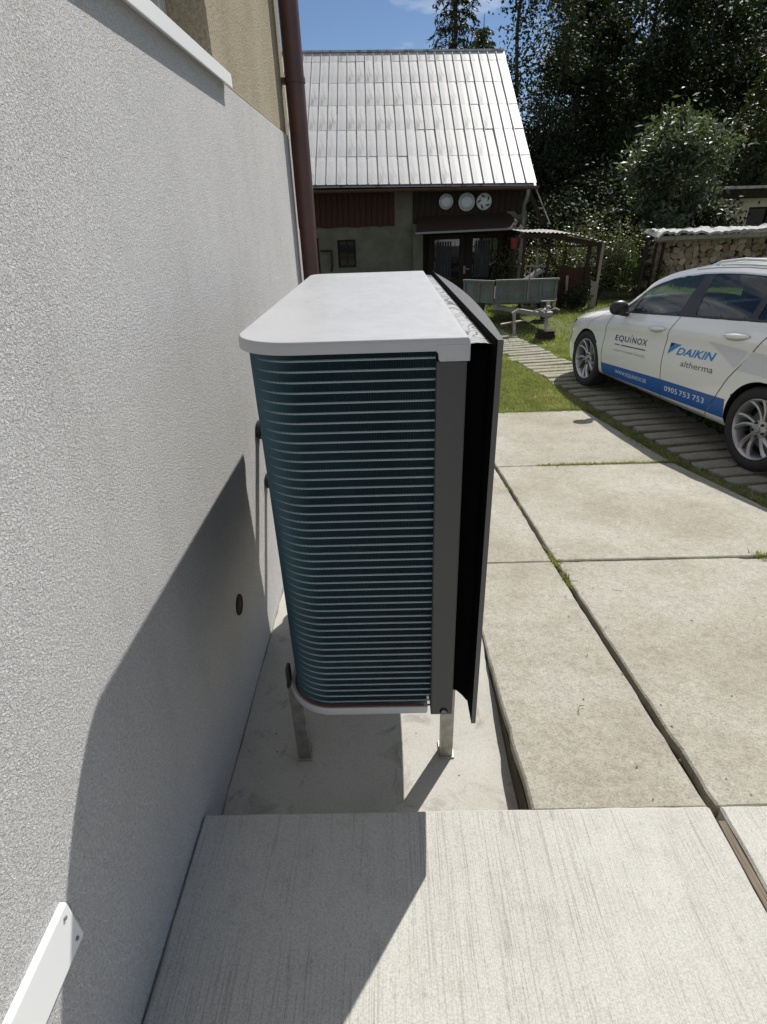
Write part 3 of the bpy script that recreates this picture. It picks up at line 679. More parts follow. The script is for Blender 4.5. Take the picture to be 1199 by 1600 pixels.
for i in range(0, len(fs), 500):
    d2 = (fs[i:i+500, None]-allp[None, :, 0])**2+(fh[i:i+500, None]-allp[None, :, 1])**2
    j = d2.argmin(1); m = (d2[np.arange(len(j)), j] < .0115**2) & ~edge[i:i+500]
    fs[i:i+500][m] = allp[j[m], 0]; fh[i:i+500][m] = allp[j[m], 1]
S2, H2 = fs.reshape(S.shape), fh.reshape(S.shape); O2 = side(S2, H2)
O2[:, -1] = oe(S2[:, -1])
cs_ = (S2[:-1, :-1]+S2[1:, :-1]+S2[1:, 1:]+S2[:-1, 1:])/4; ch_ = (H2[:-1, :-1]+H2[1:, :-1]+H2[1:, 1:]+H2[:-1, 1:])/4
reg = np.full(cs_.shape, 'body', object)
for nm, p in (('front_door', DF), ('rear_door', DR), ('trim', DLO), ('win_f', W_F), ('win_q', W_Q), ('win_r', W_R), ('win_b', W_B), ('lamp', HL), ('grille', GR), ('hole', ARF), ('hole', ARR)): reg[inside(p, cs_, ch_)] = nm
nS, nT = S.shape
def side_mesh(gobj, names, sgn, mat, off=0.):
    ids = {}
    v, f = [], []
    for i, j in zip(*np.where(np.isin(reg, names))):
        q = []
        for a, b in ((i, j), (i+1, j), (i+1, j+1), (i, j+1)):
            if (a, b) not in ids: ids[(a, b)] = len(v); v.append((sgn*(O2[a, b]+off), YC-S2[a, b], H2[a, b]))
            q.append(ids[(a, b)])
        f.append(tuple(q) if sgn > 0 else tuple(q[::-1]))
    gobj.add(v, f, mat)
# body shell: both sides, bonnet, roof, underside
US = np.linspace(-1, 1, 33)
def topz(s, u): return float(he(s))+(float(zt(s))-float(he(s)))*(1-abs(u)**2.3)
g = G(); side_mesh(g, ['body'], -1, 'car_white'); side_mesh(g, ['body', 'front_door', 'rear_door'], 1, 'car_white')
tv = [[(u*float(oe(s)), YC-s, topz(s, u)) for u in US] for s in ss]
def isglass(s, u): return (.40+.02*abs(u) < s < 1.30-.12*abs(u) and abs(u) < .93)
vv = [p for r in tv for p in r]; f1, f2 = [], []
for i in range(len(ss)-1):
    for j in range(32):
        q = (i*33+j, i*33+j+1, (i+1)*33+j+1, (i+1)*33+j)
        (f2 if isglass((ss[i]+ss[i+1])/2, (US[j]+US[j+1])/2) else f1).append(q[::-1])
g.add(vv, f1, 'car_white')
bodyo = g.obj('body', None, car, smooth=True, angle=38)
def used(v, f):
    k = sorted({i for q in f for i in q}); mp_ = {a: b for b, a in enumerate(k)}; return [v[i] for i in k], [tuple(mp_[i] for i in q) for q in f]
g = G(); g.add(*used(vv, f2), 'car_glass'); g.obj('windscreen', None, car, smooth=True)
g = G(); side_mesh(g, ['front_door'], -1, 'car_white'); fd = g.obj('front_door', None, car, smooth=True, angle=38)
g = G(); side_mesh(g, ['rear_door'], -1, 'car_white'); rd = g.obj('rear_door', None, car, smooth=True, angle=38)
for sg in (-1, 1):
    g = G(); side_mesh(g, ['trim'], sg, 'black_trim', .0015); g.obj('window_trim', None, car, smooth=True)
for nm, par in (('win_f', fd), ('win_q', fd), ('win_r', rd), ('win_b', car)):
    g = G(); side_mesh(g, [nm], -1, 'car_glass', -.003); g.obj('side_window', None, par, smooth=True)
    g = G(); side_mesh(g, [nm], 1, 'car_glass', -.003); g.obj('side_window', None, car, smooth=True)
g = G(); side_mesh(g, ['lamp'], -1, 'headlamp', -.003); g.obj('headlight', None, car, smooth=True)
g = G(); side_mesh(g, ['lamp'], 1, 'headlamp', -.003); g.obj('headlight', None, car, smooth=True)
g = G(); side_mesh(g, ['grille'], -1, 'black_trim', -.012); side_mesh(g, ['grille'], 1, 'black_trim', -.012)
ug = [[(k*float(side(s, zb(s)))*.985, YC-s, float(zb(s))+.004) for k in np.linspace(-1, 1, 5)] for s in ss]
g.grid(ug, 'black_trim'); g.obj('underbody', None, car, smooth=True)
# arch liners
for c0, r0 in ((0, .336), (2.662, .345)):
    for sg in (-1, 1):
        g = G(); n = 30; rows = []
        for k in range(n+1):
            a = math.pi*(-.16+1.32*k/n); s_, h_ = c0+r0*math.cos(a), .318+r0*math.sin(a)
            o_ = float(side(s_, max(h_, zb(s_)))); rows.append([(sg*(o_-.0005), YC-s_, h_), (sg*(o_-.012), YC-s_*1.0, h_-.002), (sg*.52, YC-s_, h_)])
        g.grid(rows); ctr = [(sg*.52, YC-c0, .318)]; b = [r[2] for r in rows]; g.add(ctr+b, [(0, i, i+1) for i in range(1, len(b))])
        g.obj('arch_liner', 'black_trim', car, smooth=True)
# shut lines, window chrome, sill strip as narrow ribbons lying on the panels
def ribbon(name, pts, wd, mat, par, off=.001, st=.02, depth=.0):
    P_ = []
    for a, b in zip(pts[:-1], pts[1:]):
        a, b = np.array(a), np.array(b); k = max(1, int(np.linalg.norm(b-a)/st)); P_ += [a+(b-a)*j/k for j in range(k)]
    P_.append(np.array(pts[-1])); P_ = np.array(P_); t = unit(np.gradient(P_, axis=0)); nn = np.stack([-t[:, 1], t[:, 0]], 1)*wd/2
    rows = [[cpt(*(p-q), off), cpt(*p, off+depth), cpt(*(p+q), off)] for p, q in zip(P_, nn)]
    g = G(); g.grid(rows); o = g.obj(name, mat, par, smooth=True); return o
ribbon('door_seam', DF[:5], .008, 'black_trim', car); ribbon('door_seam', DF[5:], .008, 'black_trim', car); ribbon('door_seam', DR[6:], .008, 'black_trim', car)
ribbon('door_seam', [(.405, .235), (1.475, .245), (2.09, .25)], .008, 'black_trim', car)
ribbon('door_seam', [(-.02, .66), (.02, .74), (.30, .865), (.47, .905)], .004, 'black_trim', car)
ribbon('window_chrome', [(s, top(s, .047)) for s in (.66, .72, .80, .90, 1.0, 1.15, 1.3, 1.5, 1.7, 1.9, 2.1, 2.4, 2.7, 3.0, 3.15)], .020, 'car_chrome', car, .002, .03, .004)
ribbon('window_seal', [(.57, hbf(.57)+.004), (3.05, hbf(3.05)+.004)], .016, 'black_trim', car, .003, .05, .003)
ribbon('body_seam', [(s, top(s, .012)) for s in (1.35, 1.6, 1.9, 2.2, 2.6, 3.0)], .004, 'black_trim', car, .001)
# roof rail
g = G(); pr = [(-(float(oe(s))-.035), YC-s, topz(s, (float(oe(s))-.035)/float(oe(s)))+z) for s, z in ((1.48, .0), (1.56, .022), (1.8, .034), (2.3, .036), (2.8, .032), (3.1, .018), (3.2, -.002))]
g.tube(pr, .013, n=10); g.obj('roof_rail', 'car_chrome', car, smooth=True)
g = G(); g.tube([(-p[0], p[1], p[2]) for p in pr], .013, n=10); g.obj('roof_rail', 'car_chrome', car, smooth=True)
# handles
def handle(s0, s1, h, par, lab=None):
    g = G(); rows = []; n = 16
    for k in range(n+1):
        t = k/n; s_ = s0+(s1-s0)*t; hh = h+.11*(s_-s0); e = math.sin(math.pi*min(max(t, .02), .98))**.45
        x0 = float(side(s_, hh)); rows.append([(-(x0+.004+.032*e*c_), YC-s_, hh+.021*e*d_) for c_, d_ in ((0, -1), (.55, -.95), (.95, -.45), (1, .1), (.8, .7), (.4, 1), (0, 1))])
    g.grid(rows); g.obj('handle', 'car_white', par, smooth=True, angle=60)
    g = G(); rows = []
    for k in range(13):
        t = k/12; s_ = s0+.02+(s1-s0-.04)*t; hh = h+.11*(s_-s0)-.012; e = .024*math.sin(math.pi*t)**.5+.001
        rows.append([cpt(s_, hh-e, .0015), cpt(s_, hh, .0015), cpt(s_, hh+e, .0015)])
    g.grid(rows); g.obj('recess_shade', 'decal_light', par, smooth=True)  # flat grey patch on the door, painting the shade behind the handle
handle(1.165, 1.412, .826, fd); handle(2.135, 2.40, .910, rd)
# indicator
g = G(); rows = []
for k in range(9):
    t = k/8; e = math.sin(math.pi*min(max(t, .04), .96))**.5; s_ = .30+.075*t; rows.append([cpt(s_, .688+.010*e*d_, .004*e*c_) for d_, c_ in ((-1, 0), (0, 1.2), (1, 0))])
g.grid(rows); g.obj('side_indicator', 'car_chrome', car, smooth=True)
# mirror
g = G(); rows = []
bx = float(side(.70, .96))
for i in range(13):
    t = i/12; a = math.pi*t; rr = math.sin(a)**.6
    rows.append([(-(bx+.05+.085*(1-math.cos(a))), YC-(.735-.03*t+.055*rr*math.cos(b)), .955+.075*rr*math.sin(b)*(1 if math.sin(b) > 0 else .85)) for b in np.linspace(0, 2*math.pi, 17)])
g.grid(rows); mr = g.obj('wing_mirror', 'black_trim', car, smooth=True)
g = G(); g.bar((-(bx-.01), YC-.70, .885), (-(bx+.10), YC-.72, .90), .07, .035); g.obj('mirror_foot', 'black_trim', mr, bevel=.01)
g = G(); g.bar((bx-.01, YC-.70, .89), (bx+.10, YC-.72, .905), .07, .035); g.lathe([(0, 0), (.05, .02), (.07, .08), (.06, .15), (0, .19)], 'x', 14, org=(bx+.03, YC-.72, .955)); g.obj('wing_mirror', 'black_trim', car, smooth=True)
# seats, dashboard and steering wheel seen through the glass
for sx in (-.37, .37):
    for sy, hh in ((1.55, .0), (2.55, .02)):
        g = G(); g.box((sx-.23, YC-sy-.02, .32), (sx+.23, YC-sy+.48, .52)); g.obj('seat', 'seat_cloth', car, bevel=.05, smooth=True)
        g = G(); g.bar((sx, YC-sy-.02, .45), (sx, YC-sy-.22, 1.08+hh), .46, .13); g.bar((sx, YC-sy-.22, 1.12+hh), (sx, YC-sy-.25, 1.28+hh), .26, .10); g.obj('seat_back', 'seat_cloth', car, bevel=.04, smooth=True)
g = G(); g.box((-.78, YC-.88, .55), (.78, YC-.45, .93)); g.obj('dashboard', 'seat_cloth', car, bevel=.06)
g = G(); g.lathe([(.175, -.012), (.188, 0), (.175, .012), (.163, 0), (.175, -.012)], 'y', 26, org=(-.37, YC-1.08, .86)); g.box((-.53, YC-1.09, .84), (-.21, YC-1.07, .88)); g.obj('steering_wheel', 'black_trim', car, smooth=True)
# wheels
def tyre_mesh():
    g = G(); g.lathe([(.225, -.20), (.245, -.208), (.290, -.212), (.308, -.20), (.316, -.175), (.316, -.04), (.309, -.014), (.292, -.001), (.262, .002), (.243, -.003), (.229, -.012), (.225, -.03)], 'x', 56)
    return g.mesh('tyre', 'tyre', smooth=True, angle=50)
def rim_mesh():
    g = G(); g.lathe([(.216, -.19), (.212, -.05), (.2235, -.022), (.2265, -.008), (.222, -.006), (.214, -.014), (.205, -.030), (.20, -.10)], 'x', 48)
    g.lathe([(0, -.026), (.026, -.026), (.030, -.031), (.062, -.036), (.074, -.05), (.072, -.075)], 'x', 30)
    for k in range(5):
        a0 = 2*math.pi*k/5+.3
        for tw, o0 in ((1, -.22), (1, .30)):
            rows = []
            for t in np.linspace(0, 1, 9):
                r = .058+.158*t; a = a0+o0*(.55+.45*t)+.30*t*t; wd = (.0155-.004*math.sin(math.pi*t)+.006*t); d = -.040+.026*t**1.5
                p = Vector((0, math.cos(a), math.sin(a))); q = Vector((0, -math.sin(a), math.cos(a)))
                rows.append([tuple(p*r+q*wd*k_+Vector((d+z_, 0, 0))) for k_, z_ in ((-1, -.03), (-.9, -.004), (-.15, .003), (.25, -.002), (1, -.010), (1, -.03))])
            g.grid(rows)
    return g.mesh('rim', 'alloy', smooth=True, angle=35)
tym, rim = tyre_mesh(), rim_mesh()
bom = G(); 
for k in range(5):
    a = 2*math.pi*k/5+.3+.62; bom.lathe([(0, -.020), (.0085, -.020), (.0105, -.024), (.0105, -.04)], 'x', 10, org=(0, .052*math.cos(a), .052*math.sin(a)))
bom = bom.mesh('wheel_bolts', 'black_trim')
dm = G().lathe([(0, -.10), (.15, -.10), (.155, -.112), (.04, -.14)], 'x', 36).mesh('brake_disc', 'grey_metal', smooth=True)
bkm = G().lathe([(0, -.125), (.21, -.125), (.205, -.15)], 'x', 30).mesh('wheel_back', 'black_trim')
cpm = G().lathe([(0, -.021), (.020, -.021), (.0265, -.024), (.0265, -.030)], 'x', 24).mesh('hub_cap', 'grey_metal', smooth=True)
emb = G().lathe([(.013, -.0205), (.015, -.0190), (.017, -.0205)], 'x', 24).mesh('hub_emblem', 'car_chrome', smooth=True)
for s_ in (0, 2.662):
    for sg in (-1, 1):
        wh = bpy.data.objects.new('wheel', None); COL.objects.link(wh); wh.parent = car; wh.location = (sg*.888, YC-s_, .316); wh.rotation_euler = (0 if s_ else .45, 0, 0 if sg > 0 else math.pi)
        for nm, me in (('tyre', tym), ('rim', rim), ('wheel_bolt', bom), ('brake_disc', dm), ('wheel_back', bkm), ('hub_cap', cpm), ('hub_emblem', emb)):
            o = inst(me, nm, wh)
            if nm == 'wheel_bolt': o['kind'] = 'stuff'
# lettering and decals on the doors
def patch(name, c00, c10, c11, c01, mat, par, off=.0012, nu=24, nv=5):
    a, b, c, d = map(np.array, (c00, c10, c11, c01)); rows = []
    for i in range(nu+1):
        u = i/nu; lo, hi = a*(1-u)+b*u, d*(1-u)+c*u; rows.append([cpt(*(lo*(1-v/nv)+hi*v/nv), off) for v in range(nv+1)])
    g = G(); g.grid(rows); return g.obj(name, mat, par, smooth=True)
def lettering(txt, bl, br, h0, h1, mat, par, bold=0., shear=0., off=.0022, spacing=1., name='lettering'):
    """text whose baseline runs from bl to br; h0/h1 = letter heights at both ends"""
    cu = bpy.data.curves.new('lettering', 'FONT'); cu.body = txt; cu.offset = bold; cu.shear = shear; cu.space_character = spacing; cu.resolution_u = 3
    to = bpy.data.objects.new('lettering', cu); COL.objects.link(to); dg = bpy.context.evaluated_depsgraph_get(); dg.update()
    me = bpy.data.meshes.new_from_object(to.evaluated_get(dg)); bpy.data.objects.remove(to)
    n = len(me.vertices); co_ = np.zeros(n*3, np.float32); me.vertices.foreach_get('co', co_); co_ = co_.reshape(-1, 3)
    x0, x1 = co_[:, 0].min(), co_[:, 0].max(); caps = co_[:, 1].max(); u = (co_[:, 0]-x0)/(x1-x0); v = co_[:, 1]/caps
    bl, br = np.array(bl), np.array(br); P_ = bl[None]*(1-u[:, None])+br[None]*u[:, None]; hh = h0*(1-u)+h1*u
    s_, h_ = P_[:, 0], P_[:, 1]+v*hh
    new = np.stack([-(side(s_, h_)+off), YC-s_, h_], 1).astype(np.float32); me.vertices.foreach_set('co', new.ravel()); me.materials.clear(); me.materials.append(MATS[mat]); me.update()
    o = bpy.data.objects.new(name, me); COL.objects.link(o); o.parent = par; return o
patch('blue_stripe', (.415, .243), (1.470, .270), (1.470, .419), (.390, .358), 'decal_blue', fd)
patch('blue_stripe', (1.478, .270), (2.112, .294), (2.200, .448), (1.466, .419), 'decal_blue', rd)
patch('blue_stripe', (2.122, .294), (2.318, .300), (2.312, .453), (2.212, .449), 'decal_blue', car, nu=8)
lettering('EQU', (.618, .632), (.868, .645), .052, .054, 'decal_dark', fd,  .010, spacing=1.12); lettering('NOX', (.930, .649), (1.178, .663), .056, .058, 'decal_dark', fd, bold=.010, spacing=1.12)
patch('letter_stroke', (.893, .647), (.903, .6475), (.903, .695), (.893, .6945), 'decal_dark', fd, .0022, 2, 4); patch('letter_stroke', (.896, .706), (.909, .7065), (.914, .722), (.905, .7215), 'decal_dark', fd, .0022, 2, 2)
patch('underline', (.625, .588), (.728, .5935), (.728, .6025), (.625, .597), 'decal_dark', fd, .0022, 6, 1); patch('underline', (.750, .5945), (1.178, .619), (1.178, .628), (.750, .6035), 'decal_dark', fd, .0022, 16, 1)
lettering('servis na tepelné čerpadlá', (.638, .528), (1.190, .556), .026, .028, 'decal_light', fd)
lettering('WWW.EQUINOX.SK', (.690, .303), (1.262, .326), .036, .038, 'decal_white', fd, spacing=1.05)
for wd_, u0, u1 in (('0905', 0, .345), ('753', .40, .665), ('753', .735, 1.)):
    lettering(wd_, (1.550+.535*u0, .330+.026*u0), (1.550+.535*u1, .330+.026*u1), .046, .047, 'decal_white', rd, spacing=1.1)
lettering('DAIKIN', (1.628, .672), (2.110, .706), .060, .064, 'decal_daikin', rd, .022, .28)
lettering('altherma', (1.722, .590), (2.125, .613), .048, .050, 'decal_grey', rd)
g = G(); 
def tri(name, pts, mat):
    a, b, c = map(np.array, pts); n = 8; v = []; idx = {}; f = []
    for i in range(n+1):
        for j in range(n+1-i): idx[(i, j)] = len(v); p = a+(b-a)*i/n+(c-a)*j/n; v.append(cpt(p[0], p[1], .0022))
    for i in range(n):
        for j in range(n-i):
            f.append((idx[(i, j)], idx[(i+1, j)], idx[(i, j+1)]))
            if i+j < n-1: f.append((idx[(i+1, j)], idx[(i+1, j+1)], idx[(i, j+1)]))
    G().add(v, f).obj(name, mat, rd)
tri('emblem_dark', [(1.525, .755), (1.600, .757), (1.520, .705)], 'decal_dark')
tri('emblem_blue', [(1.606, .757), (1.672, .760), (1.512, .655)], 'decal_daikin'); tri('emblem_blue', [(1.606, .757), (1.512, .655), (1.517, .701)], 'decal_daikin')
tri('pale_sweep', [(1.98, .842), (2.42, .838), (2.335, .700)], 'decal_pale')
patch('pale_sweep', (2.36, .690), (2.80, .70), (3.2, .86), (2.455, .842), 'decal_pale', car, .0012)

# ------------------------------------------------------------------ far house with the tin roof
FH = thing('far_house', 'old house with a silver tin roof and dark wooden gable behind the driveway', 'house', (1, 15.4, -1.95))
def far(g, name, mat=None, par=None, **kw):
    b = (1, 15.4, -1.95); g.v = [(x-b[0], y-b[1], z-b[2]) for x, y, z in g.v]; return g.obj(name, mat, par or FH, **kw)
YF = 15.4; GF = -2.1
# tin roof: panels with standing seams, 25 columns by 6 rows
E0, E1 = Vector((-4.4, 14.85, .93)), Vector((3.66, 14.85, .765))       # eave left, right
R0, R1 = Vector((-4.4, 19.7, 4.52)), Vector((3.50, 19.7, 4.34))        # ridge
g = G(); dz = Vector((0, 0, -.05))
g.add([E0+dz, E1+dz, R1+dz, R0+dz], [(0, 1, 2, 3)]); b2 = Vector((0, 9.6, 0))
g.add([R0, R1, Vector((3.5, 24.3, .9)), Vector((-4.4, 24.3, .9))], [(0, 1, 2, 3)])
g.bar(R0+Vector((0, 0, .01)), R1+Vector((0, 0, .01)), .12, .05)
roof = far(g, 'roof', 'roof_tin', recalc=False)
roof_org = Vector((1, 15.4, -1.95))
colw = .262; ncol = int((E1-E0).length/colw); rowf = [0, .185, .37, .555, .735, .915, 1.0]
ux = (E1-E0).normalized(); up_ = ((R0-E0)+(R1-E1)).normalized(); nrm = ux.cross(up_).normalized()
pcache = {}
for r in range(6):
    h_ = (rowf[r+1]-rowf[r])*(R0-E0).length
    vs3 = []
    for k in range(3):
        g = G(); w_ = colw; m_ = 7; rows = []
        for a in np.linspace(0, 1, 5):
            rr = []
            for x_, z_ in ((0.002, 0), (.003, .032), (.015, .032), (.017, .002), (w_*.5, .004), (w_-.004, .002), (w_+.001, 0)):
                rr.append((x_, a*(h_+.02), z_+.005*(1-a)))
            rows.append(rr)
        g.grid(rows, 'roof_tin', True); q = rows[0]; g.add([(p[0], 0, p[2]) for p in q]+[(p[0], .0, p[2]-.006) for p in q], [(i, i+1, len(q)+i+1, len(q)+i) for i in range(len(q)-1)])
        g.mats = ['roof_tin']; g.mi = [0]*len(g.f)
        vs3.append(g.mesh('roof_panel', None, recalc=False))
    pcache[r] = vs3
rotm = Matrix((ux, up_, nrm)).transposed()
for r in range(6):
    for c in range(ncol):
        x_ = (ncol-1-c)*colw
        p0 = E1-ux*(c+1)*colw; p1 = R1-ux*(c+1)*colw*(R1-R0).length/(E1-E0).length
        p = p0.lerp(p1, rowf[r])+nrm*.004
        uv_ = (p1-p0).normalized(); nv_ = ux.cross(uv_).normalized(); rotm = Matrix((uv_.cross(nv_), uv_, nv_)).transposed()
        o = inst(pcache[r][rnd.randrange(3)], 'roof_panel', roof, p-roof_org, rotm.to_euler())
        o.rotation_euler.rotate_axis('X', rnd.gauss(0, .0025))
# walls
g = G()
wx = [-5, -1.98]   # door gap left of x = -1.98 .. window opening -1.44..-.95
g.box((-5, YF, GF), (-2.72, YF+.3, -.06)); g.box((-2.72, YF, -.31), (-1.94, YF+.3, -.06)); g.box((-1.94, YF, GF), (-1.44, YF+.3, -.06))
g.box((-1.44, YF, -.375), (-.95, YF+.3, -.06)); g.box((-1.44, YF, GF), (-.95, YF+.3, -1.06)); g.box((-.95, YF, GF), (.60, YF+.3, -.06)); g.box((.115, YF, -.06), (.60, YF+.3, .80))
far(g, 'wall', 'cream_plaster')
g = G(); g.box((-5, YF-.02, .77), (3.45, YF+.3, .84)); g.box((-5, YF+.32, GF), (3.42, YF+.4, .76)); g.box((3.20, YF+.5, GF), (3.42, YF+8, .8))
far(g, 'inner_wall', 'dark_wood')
ms = []
for k in range(3):
    g = G(); g.box((.004, 0, 0), (.146, .028, .86)); ms.append(g.mesh('plank', 'red_wood', bevel=.004, bseg=1))
for k in range(20): inst(ms[k % 3], 'plank', FH, (-1-2.88+k*.150, -.035+rnd.gauss(0, .004), 1.95-.075+rnd.gauss(0, .008)))
g = G(); g.box((-.19, -.02, -.36), (.0, .0, 0)); 
pm_ = G().box((.003, 0, 0), (.157, .03, .84)).mesh('gable_plank', 'dark_wood', bevel=.004, bseg=1)
for k in range(18): inst(pm_, 'gable_plank', FH, (-.395+k*.160, -.04+rnd.gauss(0, .004), 1.95-.06), )
far(G().box((-1.39, YF+.14, -1.06), (-1.0, YF+.16, -.375)), 'window', 'dark_glass')
fw = FH.children[-1]
g = G(); 
for a, b in (((-1.44, -.42), (-.95, -.375)), ((-1.44, -1.06), (-.95, -1.01)), ((-1.44, -1.01), (-1.39, -.42)), ((-1.0, -1.01), (-.95, -.42)), ((-1.215, -1.01), (-1.175, -.42))): g.box((a[0]+.001, YF+.11, a[1]+.001), (b[0]-.001, YF+.15, b[1]-.001))
far(g, 'window_frame', 'dark_wood')
o = far(G().box((-2.71, YF+.08, GF), (-1.945, YF+.13, -.315)), 'door', 'red_wood')
g = G(); g.bar((-1.90, YF-.02, -.62), (-1.58, YF-.16, -.62), .05, .05); g.bar((-1.60, YF-.16, -.60), (-1.60, YF-.16, -1.0), .06, .04); g.bar((-1.60, YF-.16, -.98), (-1.63, YF-.14, -1.13), .05, .03); far(g, 'wall_hook', 'dark_wood')
# entrance: pillar, recess with double door, small canopy
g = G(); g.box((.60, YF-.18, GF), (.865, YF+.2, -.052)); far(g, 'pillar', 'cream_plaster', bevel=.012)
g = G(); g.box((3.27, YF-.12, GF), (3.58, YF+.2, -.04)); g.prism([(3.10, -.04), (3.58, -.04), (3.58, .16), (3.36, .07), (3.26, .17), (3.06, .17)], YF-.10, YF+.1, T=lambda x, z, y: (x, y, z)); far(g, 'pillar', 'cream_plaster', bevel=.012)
g = G(); g.box((.87, YF+.22, GF), (3.265, YF+.28, -.06)); far(g, 'door_surround', 'dark_wood')
for x0 in (1.02, 2.06):
    d = far(G().box((x0, YF+.15, GF), (x0+1.03, YF+.218, -.34)), 'door', 'dark_wood', bevel=.006)
    far(G().box((x0+.18, YF+.135, -1.45), (x0+.85, YF+.149, -.45)), 'door_pane', 'dark_glass')
    g = G(); xs_ = np.linspace(x0+.22, x0+.64, 25); g.grid([[(x, YF+.128+.012*math.sin(k*1.6), z) for k, x in enumerate(xs_)] for z in (-1.42, -.5)]); far(g, 'curtain', 'curtain', smooth=True)
g = G(); g.box((2.0, YF+.10, -1.32), (2.06, YF+.148, -1.12)); g.bar((2.03, YF+.09, -1.2), (2.16, YF+.09, -1.2), .02, .03); far(g, 'door_handle', 'grey_metal')
g = G(); g.add([(.70, YF-.05, .12), (3.10, YF-.05, .15), (3.40, YF-.72, -.20), (.66, YF-.72, -.235), (.70, YF-.05, .09), (3.10, YF-.05, .12), (3.40, YF-.72, -.235), (.66, YF-.72, -.27)], [(0, 1, 2, 3), (7, 6, 5, 4), (3, 2, 6, 7), (0, 3, 7, 4), (1, 0, 4, 5), (2, 1, 5, 6)]); far(g, 'canopy', 'dark_wood')
far(G().bar((.64, YF-.73, -.255), (3.38, YF-.73, -.22), .03, .045), 'canopy_edge', 'grey_metal')
# gutter and downpipe
g = G(); rows = []
for t in np.linspace(0, 1, 12):
    c = Vector((-4.4, 14.78, .80)).lerp(Vector((3.70, 14.78, .70)), t); rows.append([(c.x, c.y+.07*math.cos(a), c.z+.07*math.sin(a)) for a in np.linspace(math.pi, 2*math.pi, 9)])
g.grid(rows); rows2 = [[(p[0], p[1]*1., p[2]+.004) for p in r[::-1]] for r in rows]; g.grid(rows2); far(g, 'gutter', 'pipe_brown', smooth=True)
g = G(); g.tube([(3.46, 14.80, .66), (3.46, 14.82, .52), (3.43, 15.0, .30), (3.47, 15.18, .10), (3.47, 15.2, -.1), (3.47, 15.2, GF)], .05, n=12); far(g, 'rain_pipe', 'grey_metal', smooth=True)
g = G(); g.bar((3.50, 14.95, .62), (3.94, 14.95, -.16), .10, .04, up=(0, 1, 0)); far(g, 'brace_board', 'dark_wood')
g = G(); g.bar((3.66, 14.90, .66), (4.12, 14.90, -.16), .03, .03, up=(0, 1, 0)); far(g, 'brace_edge', 'rusty_sheet')
# wheel covers hung on the gable
def cover(x, z, r, kind, label):
    t = thing('wheel_cover', label, 'wheel cover', (x, YF-.075, z), (0, 0, 0), 'wheel covers hung on the dark gable')
    prof = [(0, -.028), (r*.5, -.026), (r*.66, -.022), (r*.70, -.016), (r*.86, -.016), (r*.90, -.022), (r*.97, -.018), (r, 0)]
    G().lathe(prof, 'y', 40).obj('disc', 'hubcap_silver', t, smooth=True)
    if kind == 0:
        g = G()
        for k in range(22):
            a = 2*math.pi*k/22; p = Vector((math.cos(a), 0, math.sin(a))); q = Vector((-math.sin(a), 0, math.cos(a)))
            g.add([p*r*.73-q*r*.05+Vector((0, -.019, 0)), p*r*.84-q*r*.06+Vector((0, -.019, 0)), p*r*.84+q*r*.06+Vector((0, -.019, 0)), p*r*.73+q*r*.05+Vector((0, -.019, 0))], [(0, 1, 2, 3)])
        o = g.obj('vent_slot', 'black_trim', t); o['kind'] = 'stuff'
    else:
        sl = []
        for k in range(5):
            a0 = 2*math.pi*k/5; pts = []
            for rr, aa in ((.34, 0), (.62, .25), (.80, .55), (.82, .95), (.66, .80), (.45, .45)): pts.append((r*rr*math.cos(a0+aa), -.0275, r*rr*math.sin(a0+aa)))
            G().add(pts, [tuple(range(6))]).obj('spoke_gap', 'black_trim', t)
cover(1.464, .44, .185, 0, 'leftmost of the three round wheel covers hung on the dark gable')
cover(1.999, .415, .215, 0, 'largest round wheel cover, in the middle of the three on the gable')
cover(2.449, .412, .20, 1, 'wheel cover with swirled spokes, rightmost of the three on the gable')
# potted plant on a pole by the right pillar
t = thing('potted_plant', 'dark plant in a red pot on a thin pole before the right pillar', 'plant', (3.22, 14.9, -1.95))
G().lathe([(0, 1.25), (.07, 1.25), (.12, 1.52), (.105, 1.52), (.06, 1.30)], 'z', 16).obj('pot', 'pot_red', t, smooth=True)
G().tube([(0, 0, 0), (0, 0, 1.26)], .022, n=8).obj('pole', 'dark_wood', t)
c = npr.normal(size=(420, 3))*np.array([.09, .09, .10])+np.array([0, 0, 1.66]); leaves('foliage', c, .06, 'leaf_dark', t)

# ------------------------------------------------------------------ trailer
TR = thing('trailer', 'old mint green box trailer with drawbar and jack in front of the house', 'trailer', (2.40, 9.65, -1.80))
def trb(g, name, mat, par=TR, **kw): return g.obj(name, mat, par, **kw)
hw_, bz, tz, ln_ = .555, .52, .87, 2.2
trb(G().box((-hw_, -.012, bz), (hw_, .012, tz)), 'front_panel', 'trailer_green', bevel=.004)
for nm, a, b in (('top_rail', (-hw_-.02, -.035, tz-.01), (hw_+.02, .02, tz+.03)), ('bottom_rail', (-hw_-.01, -.035, bz-.02), (hw_+.01, .0, bz+.03))): trb(G().box(a, b), nm, 'trailer_green', bevel=.008)
fl = bpy.data.objects.new('side_flap', None); COL.objects.link(fl); fl.parent = TR; fl.location = (-hw_-.03, -.02, 0); fl.rotation_euler = (0, 0, -.62)
trb(G().box((-.62, -.010, bz-.02), (-.005, .010, tz-.0)), 'flap_panel', 'trailer_green', fl, bevel=.004)
trb(G().box((-.64, -.03, tz-.02), (.0, .022, tz+.02)), 'top_rail', 'trailer_green', fl, bevel=.008)
for x in (-.60, -.30, -.03): trb(G().box((x-.02, -.032, bz-.02), (x+.02, -.0105, tz-.021)), 'panel_rib', 'trailer_green', fl, bevel=.005)
for x in (-hw_+.01, -.03, .24, hw_-.03): trb(G().box((x-.02, -.030, bz+.03), (x+.02, -.0125, tz-.01)), 'panel_rib', 'trailer_green', bevel=.005)
